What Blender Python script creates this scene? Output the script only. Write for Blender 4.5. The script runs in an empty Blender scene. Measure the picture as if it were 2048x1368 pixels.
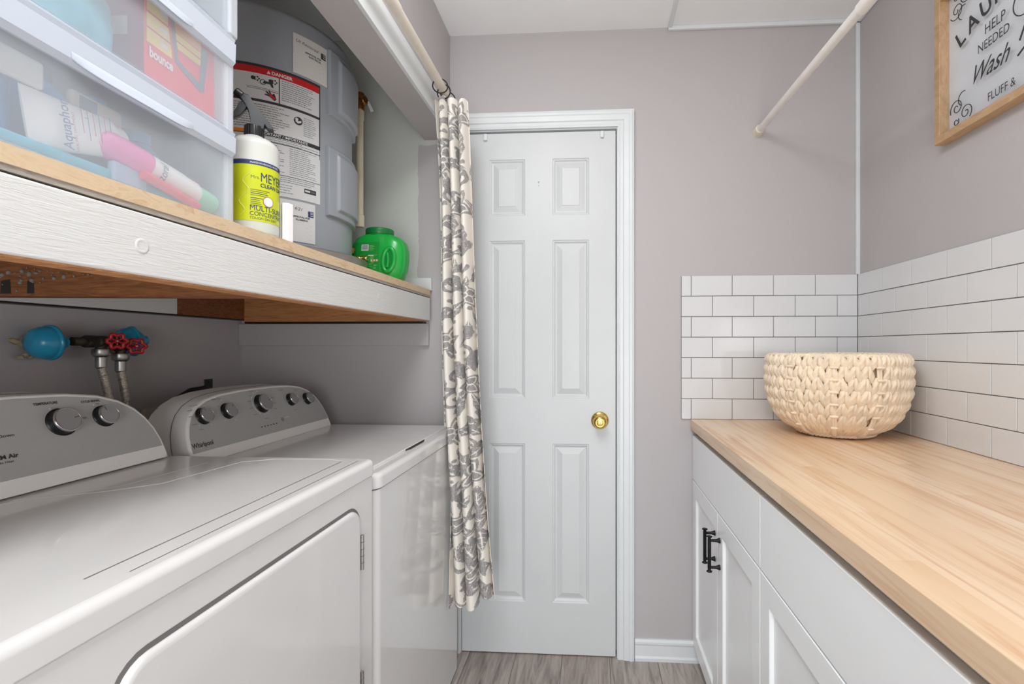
import bpy, bmesh, math, random
import numpy as np
from mathutils import Vector, Matrix
random.seed(7)
SC = bpy.context.scene
COL = SC.collection
PI = math.pi

# ------------------------------------------------------------ camera
CAMZ = 1.1994
cam_d = bpy.data.cameras.new('camera'); cam = bpy.data.objects.new('camera', cam_d); COL.objects.link(cam)
cam_d.sensor_width = 36.0; cam_d.lens = 976.2 * 36 / 2048
cam_d.shift_x = (1024 - 1127.07) / 2048; cam_d.shift_y = (693.06 - 684) / 2048
cam_d.clip_start = 0.02
cam.location = (0, 0, CAMZ); cam.rotation_euler = (PI / 2, 0, 0.0617)
SC.camera = cam
# ------------------------------------------------------------ light and exposure
SC.view_settings.view_transform = 'Standard'; SC.view_settings.look = 'None'
SC.view_settings.gamma = 1.0; SC.view_settings.use_curve_mapping = False
SC.view_settings.exposure = -0.30
SC.cycles.transparent_max_bounces = 24; SC.cycles.max_bounces = 12; SC.cycles.diffuse_bounces = 6
w = bpy.data.worlds.new('world'); SC.world = w; w.use_nodes = True
w.node_tree.nodes['Background'].inputs[0].default_value = (0.93, 0.96, 1.0, 1)
w.node_tree.nodes['Background'].inputs[1].default_value = 1.0
def point_light(name, loc, power, radius, color=(1, 1, 1)):
    d = bpy.data.lights.new(name, 'POINT'); d.energy = power; d.shadow_soft_size = radius; d.color = color
    o = bpy.data.objects.new(name, d); COL.objects.link(o); o.location = loc; return o
def area_light(name, loc, rot, sx, sy, power, color=(1, 1, 1)):
    d = bpy.data.lights.new(name, 'AREA'); d.shape = 'RECTANGLE'; d.size = sx; d.size_y = sy; d.energy = power; d.color = color
    o = bpy.data.objects.new(name, d); COL.objects.link(o); o.location = loc; o.rotation_euler = rot; return o
point_light('ceiling_lamp_light', (-0.32, 0.93, 2.2), 3.2, 0.055, (1, 0.995, 0.985))
area_light('added_overhead_fill', (-0.22, 0.15, 2.405), (0, 0, 0), 0.6, 1.5, 27.0, (0.97, 0.99, 1.0))  # added overhead area light for soft fill, not a room fixture
area_light('added_rear_fill', (0.05, -1.45, 0.75), (PI / 2, 0, 0), 1.2, 1.45, 44.0, (0.95, 0.98, 1.0))  # added fill light behind the camera, brightens the low surfaces

# ------------------------------------------------------------ helpers
def lin(c):
    if isinstance(c, str):
        c = c.lstrip('#'); c = [int(c[i:i + 2], 16) / 255 for i in (0, 2, 4)]
    else: c = [x / 255 for x in c]
    return tuple([(x / 12.92 if x <= 0.04045 else ((x + 0.055) / 1.055) ** 2.4) for x in c] + [1.0])
class NT:
    def __init__(s, m):
        s.m = m; s.t = m.node_tree; s.p = s.t.nodes['Principled BSDF']; s.out = s.t.nodes['Material Output']
    def n(s, typ, **kw):
        nd = s.t.nodes.new(typ)
        for k, v in kw.items():
            if k in nd.inputs.keys(): nd.inputs[k].default_value = v
            else: setattr(nd, k, v)
        return nd
    def l(s, a, ao, b, bi): s.t.links.new(a.outputs[ao], b.inputs[bi])
    def coords(s, scale=(1, 1, 1), rot=(0, 0, 0)):
        tc = s.n('ShaderNodeTexCoord'); mp = s.n('ShaderNodeMapping')
        mp.inputs['Scale'].default_value = scale; mp.inputs['Rotation'].default_value = rot
        s.l(tc, 'Object', mp, 'Vector'); return mp
    def noise(s, scale, mp=None, detail=4, rough=0.5, dist=0.0):
        nd = s.n('ShaderNodeTexNoise'); nd.inputs['Scale'].default_value = scale; nd.inputs['Detail'].default_value = detail
        nd.inputs['Roughness'].default_value = rough; nd.inputs['Distortion'].default_value = dist
        if mp is None: mp = s.coords()
        s.l(mp, 0, nd, 'Vector'); return nd
    def ramp(s, src, so, stops):
        r = s.n('ShaderNodeValToRGB'); e = r.color_ramp.elements
        while len(e) < len(stops): e.new(0.5)
        for i, (p, c) in enumerate(stops): e[i].position = p; e[i].color = c
        s.l(src, so, r, 'Fac'); return r
    def mix(s, fac, a, b):
        m = s.n('ShaderNodeMix'); m.data_type = 'RGBA'
        for val, idx in ((fac, 0), (a, 6), (b, 7)):
            if isinstance(val, tuple) and len(val) == 2 and not isinstance(val[0], float): s.t.links.new(val[0].outputs[val[1]], m.inputs[idx])
            else: m.inputs[idx].default_value = val
        return m
    def bump(s, src, so, strength, dist=0.002):
        b = s.n('ShaderNodeBump'); b.inputs['Strength'].default_value = strength; b.inputs['Distance'].default_value = dist
        s.l(src, so, b, 'Height'); s.l(b, 'Normal', s.p, 'Normal'); return b
def new_mat(name, color=(200, 200, 200), rough=0.5, metal=0.0, spec=0.5, coat=0.0):
    m = bpy.data.materials.new(name); m.use_nodes = True; k = NT(m)
    k.p.inputs['Base Color'].default_value = lin(color); k.p.inputs['Roughness'].default_value = rough
    k.p.inputs['Metallic'].default_value = metal; k.p.inputs['Specular IOR Level'].default_value = spec
    k.p.inputs['Coat Weight'].default_value = coat
    return m, k
def pm(name, color, rough=0.5, metal=0.0, var=0.04, vs=8, bump=0.0, bs=60, spec=0.5, coat=0.0):
    """procedural colour with slight variation and bump"""
    m, k = new_mat(name, color, rough, metal, spec, coat); mp = k.coords(); c = lin(color)
    if var:
        nz = k.noise(vs, mp)
        lo = tuple(x * (1 - var) for x in c[:3]) + (1,); hi = tuple(min(1, x * (1 + var)) for x in c[:3]) + (1,)
        r = k.ramp(nz, 'Fac', [(0.3, lo), (0.7, hi)]); k.l(r, 'Color', k.p, 'Base Color')
    if bump:
        nb = k.noise(bs, mp, 3); k.bump(nb, 'Fac', bump)
    return m
ORG = {}
class MB:
    def __init__(s): s.v = []; s.f = []; s.mi = []; s.sm = []
    def add(s, v, f, m=0, sm=False):
        b = len(s.v); s.v += [tuple(p) for p in v]
        for q in f: s.f.append([b + i for i in q]); s.mi.append(m); s.sm.append(sm)
        return s
    def box(s, x0, x1, y0, y1, z0, z1, m=0):
        v = [(x, y, z) for x in (x0, x1) for y in (y0, y1) for z in (z0, z1)]
        return s.add(v, [(0, 1, 3, 2), (4, 6, 7, 5), (0, 4, 5, 1), (2, 3, 7, 6), (0, 2, 6, 4), (1, 5, 7, 3)], m)
    def rbox(s, x0, x1, y0, y1, z0, z1, r=0.003, seg=2, m=0, mat=None):
        bm = bmesh.new(); bmesh.ops.create_cube(bm, size=1)
        for v in bm.verts: v.co = Vector(((x0 + x1) / 2 + v.co.x * (x1 - x0), (y0 + y1) / 2 + v.co.y * (y1 - y0), (z0 + z1) / 2 + v.co.z * (z1 - z0)))
        r = min(r, 0.49 * min(abs(x1 - x0), abs(y1 - y0), abs(z1 - z0)))
        bmesh.ops.bevel(bm, geom=bm.edges[:], offset=r, segments=seg, affect='EDGES', profile=0.5)
        if mat is not None: bmesh.ops.transform(bm, matrix=mat, verts=bm.verts)
        bm.verts.index_update(); s.add([v.co[:] for v in bm.verts], [[v.index for v in f.verts] for f in bm.faces], m, seg > 1 and r > .0008); bm.free(); return s
    def sweep(s, rings, m=0, sm=True, cap=True, closed=True):
        b = []; n = len(rings[0]); V = []; F = []
        for r in rings: b.append(len(V)); V += [tuple(p) for p in r]
        for i in range(len(rings) - 1):
            for j in range(n if closed else n - 1):
                k = (j + 1) % n; F.append((b[i] + j, b[i] + k, b[i + 1] + k, b[i + 1] + j))
        s.add(V, F, m, sm)
        if cap: s.add(rings[0], [list(range(n))[::-1]], m, False); s.add(rings[-1], [list(range(n))], m, False)
        return s
    def tube(s, pts, r, seg=12, m=0, cap=True):
        pts = [Vector(p) for p in pts]; n = len(pts); rr = r if isinstance(r, (list, tuple)) else [r] * n
        T = []
        for i in range(n):
            t = (pts[min(i + 1, n - 1)] - pts[max(i - 1, 0)]); T.append(t.normalized())
        up = Vector((0, 0, 1)) if abs(T[0].z) < 0.9 else Vector((1, 0, 0))
        a = T[0].cross(up).normalized(); rings = []
        for i in range(n):
            a = (a - T[i] * a.dot(T[i])).normalized(); b = T[i].cross(a)
            rings.append([pts[i] + (a * math.cos(2 * PI * j / seg) + b * math.sin(2 * PI * j / seg)) * rr[i] for j in range(seg)])
        return s.sweep(rings, m, True, cap)
    def cyl(s, p0, p1, r, r1=None, seg=24, m=0, cap=True): return s.tube([p0, p1], [r, r if r1 is None else r1], seg, m, cap)
    def lathe(s, prof, c=(0, 0, 0), ax=(0, 0, 1), seg=32, m=0, sq=None, ang=0.0, cap=True, sm=True):
        ax = Vector(ax).normalized(); up = Vector((0, 0, 1)) if abs(ax.z) < 0.9 else Vector((0, 1, 0))
        a = up.cross(ax).normalized(); b = ax.cross(a)
        c = Vector(c); sx, sy = sq or (1, 1)
        rings = [[c + ax * h + (a * math.cos(2 * PI * j / seg + ang) * sx + b * math.sin(2 * PI * j / seg + ang) * sy) * r for j in range(seg)] for r, h in prof]
        return s.sweep(rings, m, sm, cap)
    def poly(s, pts, m=0): return s.add(pts, [list(range(len(pts)))], m)
    def text(s, txt, size, fn, m=0, shear=0.0, align='LEFT', bold=0.0, squash=1.0, width=None):
        v, f = text_mesh(txt, size, shear, align, bold)
        if width: squash = width / max(p[0] for p in v)
        return s.add([fn(x * squash, y) for x, y in v], f, m)
    def build(s, name, mats, parent=None, wn=False):
        if not isinstance(mats, (list, tuple)): mats = [mats]
        me = bpy.data.meshes.new(name); V = np.array(s.v, dtype=float)
        if parent is None:
            o0 = Vector(((V[:, 0].min() + V[:, 0].max()) / 2, (V[:, 1].min() + V[:, 1].max()) / 2, V[:, 2].min()))
        else: o0 = ORG[parent.name]
        V = V - np.array(o0)[None, :]
        me.from_pydata(V.tolist(), [], s.f)
        for mt in mats: me.materials.append(mt)
        me.polygons.foreach_set('material_index', s.mi); me.polygons.foreach_set('use_smooth', s.sm)
        me.update()
        o = bpy.data.objects.new(name, me); COL.objects.link(o)
        if parent is None: o.location = o0
        else: o.parent = parent
        ORG[o.name] = o0
        if any(s.sm) and len(s.v) < 40000:
            wm = o.modifiers.new('weighted_normal', 'WEIGHTED_NORMAL'); wm.keep_sharp = True; wm.weight = 80
        if wn:
            bm = bmesh.new(); bm.from_mesh(me); bmesh.ops.recalc_face_normals(bm, faces=bm.faces); bm.to_mesh(me); bm.free()
        return o
_tc = {}
def text_mesh(txt, size, shear, align, bold):
    key = (txt, size, shear, align, bold)
    if key in _tc: return _tc[key]
    cu = bpy.data.curves.new('t', 'FONT'); cu.body = txt; cu.size = size; cu.shear = shear; cu.align_x = align; cu.offset = bold; cu.resolution_u = 4
    ob = bpy.data.objects.new('t', cu); COL.objects.link(ob)
    bpy.context.view_layer.update()
    me = bpy.data.meshes.new_from_object(ob.evaluated_get(bpy.context.evaluated_depsgraph_get()))
    v = [(p.co.x, p.co.y) for p in me.vertices]; f = [list(p.vertices) for p in me.polygons]
    bpy.data.objects.remove(ob); bpy.data.curves.remove(cu); bpy.data.meshes.remove(me)
    _tc[key] = (v, f); return v, f
def thing(name, label, cat, loc, group=None):
    o = bpy.data.objects.new(name, None); o.empty_display_size = 0.05; COL.objects.link(o); o.location = loc; ORG[o.name] = Vector(loc)
    o['label'] = label; o['category'] = cat
    if group: o['group'] = group
    return o
def tag(o, label, cat, group=None):
    o['label'] = label; o['category'] = cat
    if group: o['group'] = group
    return o
def struct(o): o['kind'] = 'structure'; return o
def plabel(o, label): o['label'] = label; return o
def copy_tree(root, loc, label=None):
    r = root.copy(); COL.objects.link(r); r.location = loc
    if label: r['label'] = label
    for ch in list(root.children):
        c = ch.copy(); COL.objects.link(c); c.parent = r
        for g in list(ch.children):
            d = g.copy(); COL.objects.link(d); d.parent = c
    return r
# ------------------------------------------------------------ materials
M = {}
M['mauve'] = pm('mauve_wall_paint', (186, 181, 182), 0.6, var=0.025, vs=3, bump=0.12, bs=220)
def wall_back_mat():
    m, k = new_mat('back_wall_paint', (186, 181, 182), 0.6); mp = k.coords()
    sep = k.n('ShaderNodeSeparateXYZ'); tc = k.n('ShaderNodeNewGeometry'); k.l(tc, 'Position', sep, 'Vector')
    nz = k.noise(14, mp, 6, 0.7)
    ad = k.n('ShaderNodeMath', operation='MULTIPLY_ADD'); k.l(nz, 'Fac', ad, 0); ad.inputs[1].default_value = 0.03; ad.inputs[2].default_value = 0.0
    sm = k.n('ShaderNodeMath', operation='ADD'); k.l(sep, 'X', sm, 0); k.l(ad, 0, sm, 1)
    # brushed edge of the mauve coat inside the closet: everything left of it and above the shelf is bare primer
    lt = k.n('ShaderNodeMath', operation='LESS_THAN'); k.l(sm, 0, lt, 0); lt.inputs[1].default_value = -0.677
    gz = k.n('ShaderNodeMath', operation='GREATER_THAN'); k.l(sep, 'Z', gz, 0); gz.inputs[1].default_value = 1.38
    nt = k.n('ShaderNodeMath', operation='ADD'); k.l(sep, 'Z', nt, 0); k.l(ad, 0, nt, 1)
    g2 = k.n('ShaderNodeMath', operation='GREATER_THAN'); k.l(nt, 0, g2, 0); g2.inputs[1].default_value = 2.008
    mx = k.n('ShaderNodeMath', operation='MAXIMUM'); k.l(lt, 0, mx, 0)
    lx = k.n('ShaderNodeMath', operation='LESS_THAN'); k.l(sep, 'X', lx, 0); lx.inputs[1].default_value = -0.60
    m3 = k.n('ShaderNodeMath', operation='MULTIPLY'); k.l(g2, 0, m3, 0); k.l(lx, 0, m3, 1); k.l(m3, 0, mx, 1)
    m2 = k.n('ShaderNodeMath', operation='MULTIPLY'); k.l(mx, 0, m2, 0); k.l(gz, 0, m2, 1)
    x = k.n('ShaderNodeMix', data_type='RGBA'); k.l(m2, 0, x, 0); x.inputs[6].default_value = lin((186, 181, 182)); x.inputs[7].default_value = lin((204, 207, 201))
    k.l(x, 2, k.p, 'Base Color'); nb = k.noise(220, mp, 3); k.bump(nb, 'Fac', 0.12); return m
M['mauve_back'] = wall_back_mat()
M['ceiling'] = pm('ceiling_paint', (246, 248, 249), 0.8, var=0.015, bump=0.1, bs=150)
M['white_trim'] = pm('white_trim_paint', (222, 226, 228), 0.35, var=0.02, vs=12, bump=0.05, bs=90)
M['door'] = None
def painted_grain(name, color, strength, sc=(1, 1, 1), rough=0.4, scale=30, dirt=None):
    m, k = new_mat(name, color, rough); mp = k.coords(sc)
    nz = k.noise(scale, mp, 5, 0.6, 1.2); k.bump(nz, 'Fac', strength, 0.003)
    n2 = k.noise(5, k.coords(), 4); c = lin(color)
    r = k.ramp(n2, 'Fac', [(0.3, tuple(x * 0.96 for x in c[:3]) + (1,)), (0.7, c)]); k.l(r, 'Color', k.p, 'Base Color'); return m
M['door'] = painted_grain('door_paint', (210, 213, 214), 0.10, (6, 6, 90), 0.38, 6)
M['board_white'] = painted_grain('rough_white_painted_board', (222, 222, 220), 0.45, (10, 3, 40), 0.45, 6)
M['appliance'] = pm('appliance_enamel', (224, 223, 222), 0.16, var=0.01, spec=0.5, coat=0.5)
M['appliance_plastic'] = pm('appliance_white_plastic', (238, 236, 234), 0.3, var=0.01)
M['panel_grey'] = pm('console_grey', (176, 176, 175), 0.45, metal=0.1, var=0.02, vs=50)
M['black'] = pm('black_plastic', (22, 22, 23), 0.35, var=0.1)
M['gap_grey'] = pm('shadow_gap', (112, 110, 108), 0.6, var=0.1)
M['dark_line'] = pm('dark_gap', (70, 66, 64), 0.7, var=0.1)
M['seam_line'] = pm('dark_seam', (120, 114, 108), 0.6, var=0.3, vs=25)  # dark tone for the thin groove lines on the dryer top
M['chrome'] = pm('chrome', (210, 210, 210), 0.15, metal=1.0, var=0.02)
M['steel'] = pm('brushed_steel', (175, 172, 168), 0.35, metal=1.0, var=0.08, vs=30)
M['knob_face'] = pm('knob_face', (142, 142, 142), 0.5, metal=0.0, var=0.02)
M['ink'] = pm('dark_ink', (52, 52, 54), 0.6, var=0.05)
M['ink_grey'] = pm('grey_ink', (108, 108, 110), 0.6, var=0.05)
M['ink_light'] = pm('light_grey_ink', (150, 152, 156), 0.6, var=0.05)
M['white_dot'] = pm('white_print', (225, 225, 225), 0.5, var=0.02)
M['red_print'] = pm('red_print', (205, 30, 36), 0.45, var=0.05)
M['orange_print'] = pm('orange_print', (240, 140, 30), 0.5, var=0.05)
M['label_white'] = pm('label_white', (222, 224, 226), 0.35, var=0.01)
M['paper'] = pm('paper', (222, 220, 216), 0.7, var=0.02, vs=40)
M['tank'] = pm('water_heater_enamel', (160, 166, 174), 0.3, var=0.03, vs=4, spec=0.5)
M['pan'] = pm('aluminium_pan', (180, 178, 174), 0.38, metal=0.85, var=0.08, vs=20)
M['cpvc'] = pm('cpvc_pipe', (226, 216, 186), 0.4, var=0.03, vs=15)
M['brass'] = pm('brass', (176, 122, 66), 0.32, metal=1.0, var=0.15, vs=60, bump=0.1, bs=120)
M['gold'] = pm('polished_brass', (224, 190, 110), 0.16, metal=1.0, var=0.05)
M['iron'] = pm('old_dark_fitting', (72, 66, 55), 0.55, metal=0.6, var=0.5, vs=60, bump=0.4, bs=150)
M['blue'] = pm('blue_plastic_dome', (44, 156, 196), 0.25, var=0.12, vs=30)
M['tan'] = pm('tan_adhesive', (165, 150, 120), 0.8, var=0.2, vs=60)
M['red_wheel'] = pm('red_wheel_paint', (176, 28, 34), 0.3, var=0.15, vs=80)
M['green'] = pm('green_tub_plastic', (14, 168, 62), 0.28, var=0.05, vs=10, coat=0.3)
M['green_dark'] = pm('dark_green_cap', (10, 120, 52), 0.35, var=0.08)
M['green_label'] = pm('green_label', (22, 150, 52), 0.35, var=0.06)
M['pale_green_ink'] = pm('pale_green_ink', (150, 205, 120), 0.5, var=0.1)
M['iron_black'] = pm('black_iron_pull', (34, 33, 33), 0.42, metal=0.7, var=0.2, vs=120)
M['cab'] = pm('white_shaker_paint', (246, 248, 249), 0.3, var=0.01)
M['rod'] = pm('cream_rod', (222, 214, 200), 0.35, var=0.05, vs=20)
M['rod_white'] = pm('white_rod', (232, 228, 222), 0.3, var=0.04, vs=20)
M['tile'] = pm('white_glazed_tile', (220, 221, 223), 0.12, var=0.015, vs=6, coat=0.3)
M['grout'] = pm('grey_grout', (138, 134, 132), 0.9, var=0.15, vs=40)
M['sign_back'] = pm('sign_white_back', (214, 217, 222), 0.5, var=0.01)
M['wire_black'] = pm('dark_bronze', (45, 38, 34), 0.4, metal=0.6, var=0.1)

def wood(name, stops, scale, sc, rough=0.4, bump=0.05, coat=0.0, dist=2.0):
    m, k = new_mat(name, (200, 160, 110), rough, coat=coat); mp = k.coords(sc); nz = k.noise(scale, mp, 6, 0.6, dist)
    r = k.ramp(nz, 'Fac', [(p, lin(c)) for p, c in stops]); k.l(r, 'Color', k.p, 'Base Color'); k.bump(nz, 'Fac', bump, 0.002); return m
M['ply'] = wood('plywood_edge', [(0.3, (196, 164, 128)), (0.5, (216, 192, 160)), (0.7, (205, 180, 146))], 5, (20, 3, 12), 0.6, 0.15)
M['ply_shade'] = wood('plywood_lower_ply', [(0.3, (150, 140, 130)), (0.7, (182, 174, 164))], 6, (20, 3, 30), 0.7, 0.2)
M['bare_wood'] = wood('bare_pine', [(0.25, (150, 92, 50)), (0.5, (188, 128, 78)), (0.75, (206, 150, 98))], 4, (2, 8, 30), 0.6, 0.2)
M['old_wood'] = wood('old_brown_joist', [(0.25, (84, 48, 24)), (0.5, (128, 78, 42)), (0.75, (152, 98, 58))], 4, (2.5, 8, 26), 0.65, 0.25)
M['frame_wood'] = wood('light_oak_frame', [(0.3, (176, 142, 104)), (0.55, (194, 160, 122)), (0.8, (204, 172, 134))], 6, (10, 2, 4), 0.55, 0.15)

def butcher():
    m, k = new_mat('butcher_block', (224, 184, 134), 0.32, coat=0.15); geo = k.n('ShaderNodeNewGeometry')
    sep = k.n('ShaderNodeSeparateXYZ'); k.l(geo, 'Position', sep, 'Vector')
    # stave index across X (width 38 mm), staggered ends along Y
    dx = k.n('ShaderNodeMath', operation='DIVIDE'); k.l(sep, 'X', dx, 0); dx.inputs[1].default_value = 0.042
    fl = k.n('ShaderNodeMath', operation='FLOOR'); k.l(dx, 0, fl, 0)
    w1 = k.n('ShaderNodeTexWhiteNoise', noise_dimensions='1D'); k.l(fl, 0, w1, 'W')
    ofs = k.n('ShaderNodeMath', operation='MULTIPLY_ADD'); k.l(w1, 'Value', ofs, 0); ofs.inputs[1].default_value = 3.7; k.l(sep, 'Y', ofs, 2)
    dy = k.n('ShaderNodeMath', operation='DIVIDE'); k.l(ofs, 0, dy, 0); dy.inputs[1].default_value = 0.85
    fy = k.n('ShaderNodeMath', operation='FLOOR'); k.l(dy, 0, fy, 0)
    cb = k.n('ShaderNodeCombineXYZ'); k.l(fl, 0, cb, 0); k.l(fy, 0, cb, 1)
    w2 = k.n('ShaderNodeTexWhiteNoise', noise_dimensions='2D'); k.l(cb, 0, w2, 'Vector')
    mp = k.coords((10, 0.9, 10)); 
    add = k.n('ShaderNodeVectorMath', operation='ADD'); k.l(mp, 0, add, 0)
    sc = k.n('ShaderNodeVectorMath', operation='SCALE'); k.l(w2, 'Color', sc, 0); sc.inputs['Scale'].default_value = 30; k.l(sc, 0, add, 1)
    nz = k.n('ShaderNodeTexNoise'); nz.inputs['Scale'].default_value = 1.6; nz.inputs['Detail'].default_value = 5; nz.inputs['Distortion'].default_value = 0.8; k.l(add, 0, nz, 'Vector')
    r1 = k.ramp(nz, 'Fac', [(0.28, lin((210, 162, 116))), (0.45, lin((230, 199, 164))), (0.75, lin((238, 214, 186)))])
    r2 = k.ramp(w2, 'Value', [(0.0, lin((222, 187, 150))), (0.5, lin((230, 201, 168))), (1.0, lin((238, 214, 186)))])
    mx = k.n('ShaderNodeMix', data_type='RGBA'); mx.inputs[0].default_value = 0.5; k.l(r1, 'Color', mx, 6); k.l(r2, 'Color', mx, 7)
    mp2 = k.coords((24, 1.0, 24)); n2 = k.noise(2.2, mp2, 5, 0.6, 0.9)
    r3 = k.ramp(n2, 'Fac', [(0.28, lin((214, 168, 124))), (0.52, (1, 1, 1, 1))])
    m3 = k.n('ShaderNodeMix', data_type='RGBA', blend_type='MULTIPLY'); m3.inputs[0].default_value = 0.6; k.l(mx, 2, m3, 6); k.l(r3, 'Color', m3, 7)
    k.l(m3, 2, k.p, 'Base Color'); return m
M['butcher'] = butcher()
def floor_mat():
    m, k = new_mat('grey_vinyl_plank', (140, 132, 126), 0.4); geo = k.n('ShaderNodeNewGeometry')
    sep = k.n('ShaderNodeSeparateXYZ'); k.l(geo, 'Position', sep, 'Vector')
    a = k.n('ShaderNodeMath', operation='ADD'); k.l(sep, 'X', a, 0); a.inputs[1].default_value = 5.218
    dx = k.n('ShaderNodeMath', operation='DIVIDE'); k.l(a, 0, dx, 0); dx.inputs[1].default_value = 0.182
    fl = k.n('ShaderNodeMath', operation='FLOOR'); k.l(dx, 0, fl, 0); fr = k.n('ShaderNodeMath', operation='FRACT'); k.l(dx, 0, fr, 0)
    w1 = k.n('ShaderNodeTexWhiteNoise', noise_dimensions='1D'); k.l(fl, 0, w1, 'W')
    mp = k.coords((16, 1.6, 16)); add = k.n('ShaderNodeVectorMath', operation='ADD'); k.l(mp, 0, add, 0)
    sc = k.n('ShaderNodeVectorMath', operation='SCALE'); k.l(w1, 'Color', sc, 0); sc.inputs['Scale'].default_value = 20; k.l(sc, 0, add, 1)
    nz = k.n('ShaderNodeTexNoise'); nz.inputs['Scale'].default_value = 2.2; nz.inputs['Detail'].default_value = 7; nz.inputs['Roughness'].default_value = 0.65; nz.inputs['Distortion'].default_value = 1.4; k.l(add, 0, nz, 'Vector')
    r = k.ramp(nz, 'Fac', [(0.3, lin((128, 119, 114))), (0.5, lin((182, 172, 165))), (0.72, lin((212, 202, 193)))])
    r2 = k.ramp(w1, 'Value', [(0, lin((205, 200, 200))), (1, (1, 1, 1, 1))])
    mx = k.n('ShaderNodeMix', data_type='RGBA', blend_type='MULTIPLY'); mx.inputs[0].default_value = 1; k.l(r, 'Color', mx, 6); k.l(r2, 'Color', mx, 7)
    gp = k.n('ShaderNodeMath', operation='LESS_THAN'); k.l(fr, 0, gp, 0); gp.inputs[1].default_value = 0.012
    m2 = k.n('ShaderNodeMix', data_type='RGBA'); k.l(gp, 0, m2, 0); k.l(mx, 2, m2, 6); m2.inputs[7].default_value = lin((88, 80, 76))
    k.l(m2, 2, k.p, 'Base Color'); k.bump(nz, 'Fac', 0.05); return m
M['floor'] = floor_mat()
def frosted(name, tint=(236, 242, 250), fac=0.42, rough=0.35):
    m, k = new_mat(name, tint, rough); tr = k.n('ShaderNodeBsdfTransparent'); mx = k.n('ShaderNodeMixShader'); mx.inputs[0].default_value = fac
    nz = k.noise(6, None, 2); r = k.n('ShaderNodeMapRange'); k.l(nz, 'Fac', r, 0); r.inputs[3].default_value = fac - 0.05; r.inputs[4].default_value = fac + 0.05
    k.l(r, 0, mx, 0); k.l(tr, 0, mx, 1); k.l(k.p, 0, mx, 2); k.l(mx, 0, k.out, 'Surface'); return m
M['frost_front'] = frosted('frosted_drawer_plastic', (226, 234, 242), 0.24, 0.3)
M['frost_rail'] = frosted('thick_frosted_plastic', (216, 224, 236), 0.80, 0.3)
M['frost_body'] = frosted('frosted_case_plastic', (232, 237, 244), 0.5, 0.35)
M['pane'] = frosted('clear_glass_pane', (240, 244, 250), 0.05, 0.03)
M['bottle_clear'] = frosted('milky_bottle_plastic', (232, 233, 226), 0.74, 0.25)

# ------------------------------------------------------------ room
XR = 0.989; YB = 1.889; ZT = 2.42; XL = -0.556; XC = -1.42; YN = -1.4; YC = -0.95
def S(mb, name, mat): return struct(mb.build(name, mat))
S(MB().box(XC - 0.1, XR + 0.1, YN - 1.2, YB + 0.15, -0.06, 0), 'floor', M['floor'])
S(MB().box(XC - 0.1, XR + 0.1, YN - 0.1, YB + 0.15, ZT, ZT + 0.06), 'ceiling', M['ceiling'])
DX0, DX1, DZ1 = -0.518, 0.088, 2.040            # door opening
m = MB().box(XC - 0.1, DX0 - 0.012, YB, YB + 0.1, 0, ZT).box(DX1 + 0.006, XR + 0.1, YB, YB + 0.1, 0, ZT).box(DX0 - 0.012, DX1 + 0.006, YB, YB + 0.1, DZ1 + 0.006, ZT)
S(m, 'wall_back', M['mauve_back'])
S(MB().box(XR, XR + 0.1, YN, YB + 0.1, 0, ZT), 'wall_right', M['mauve'])
S(MB().box(XC - 0.1, XC, YC - 0.1, YB + 0.1, 0, ZT), 'wall_closet_rear', M['mauve'])
S(MB().box(-0.665, XL - 0.008, YC, YB, 2.013, ZT), 'wall_left_header', M['mauve'])
S(MB().box(XC - 0.1, XL, YC - 0.1, YC, 0, ZT).box(XL - 0.1, XL, YN, YC - 0.1, 0, ZT), 'wall_left', M['mauve'])
S(MB().box(XC, -0.45, YN - 0.1, YN, 0, ZT).box(0.85, XR + 0.1, YN - 0.1, YN, 0, ZT).box(-0.45, 0.85, YN - 0.1, YN, 2.2, ZT), 'wall_near', M['mauve'])
S(MB().rbox(XL - 0.008, XL + 0.004, YC, YB, 2.013, 2.105, 0.0015), 'trim_1', M['white_trim'])          # white header board
# ceiling strips and the corner strip
S(MB().rbox(0.283, 0.297, -0.6, YB - 0.014, ZT - 0.010, ZT, 0.002), 'trim_2', M['white_trim'])
S(MB().rbox(0.283, XR - 0.012, YB - 0.014, YB, ZT - 0.016, ZT, 0.003), 'trim_3', M['white_trim'])
S(MB().rbox(XR - 0.012, XR, -0.6, YB - 0.014, ZT - 0.016, ZT, 0.003), 'trim_4', M['white_trim'])
S(MB().rbox(XR - 0.014, XR, YB - 0.012, YB, 1.468, ZT - 0.016, 0.002), 'trim_5', M['white_trim'])
# baseboard right of the door
def base_prof(t): return [(0, 0), (t * 1.2, 0), (t * 1.25, 0.012), (t * 0.8, 0.018), (t * 0.78, 0.058), (t * 1.0, 0.064), (t * 1.0, 0.072), (t * 0.55, 0.080), (0, 0.080)]
m = MB(); m.sweep([[(x, YB - a, z) for a, z in base_prof(0.013)] for x in (0.157, 0.440)], 0, False)
S(m, 'baseboard_back', M['white_trim'])

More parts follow.
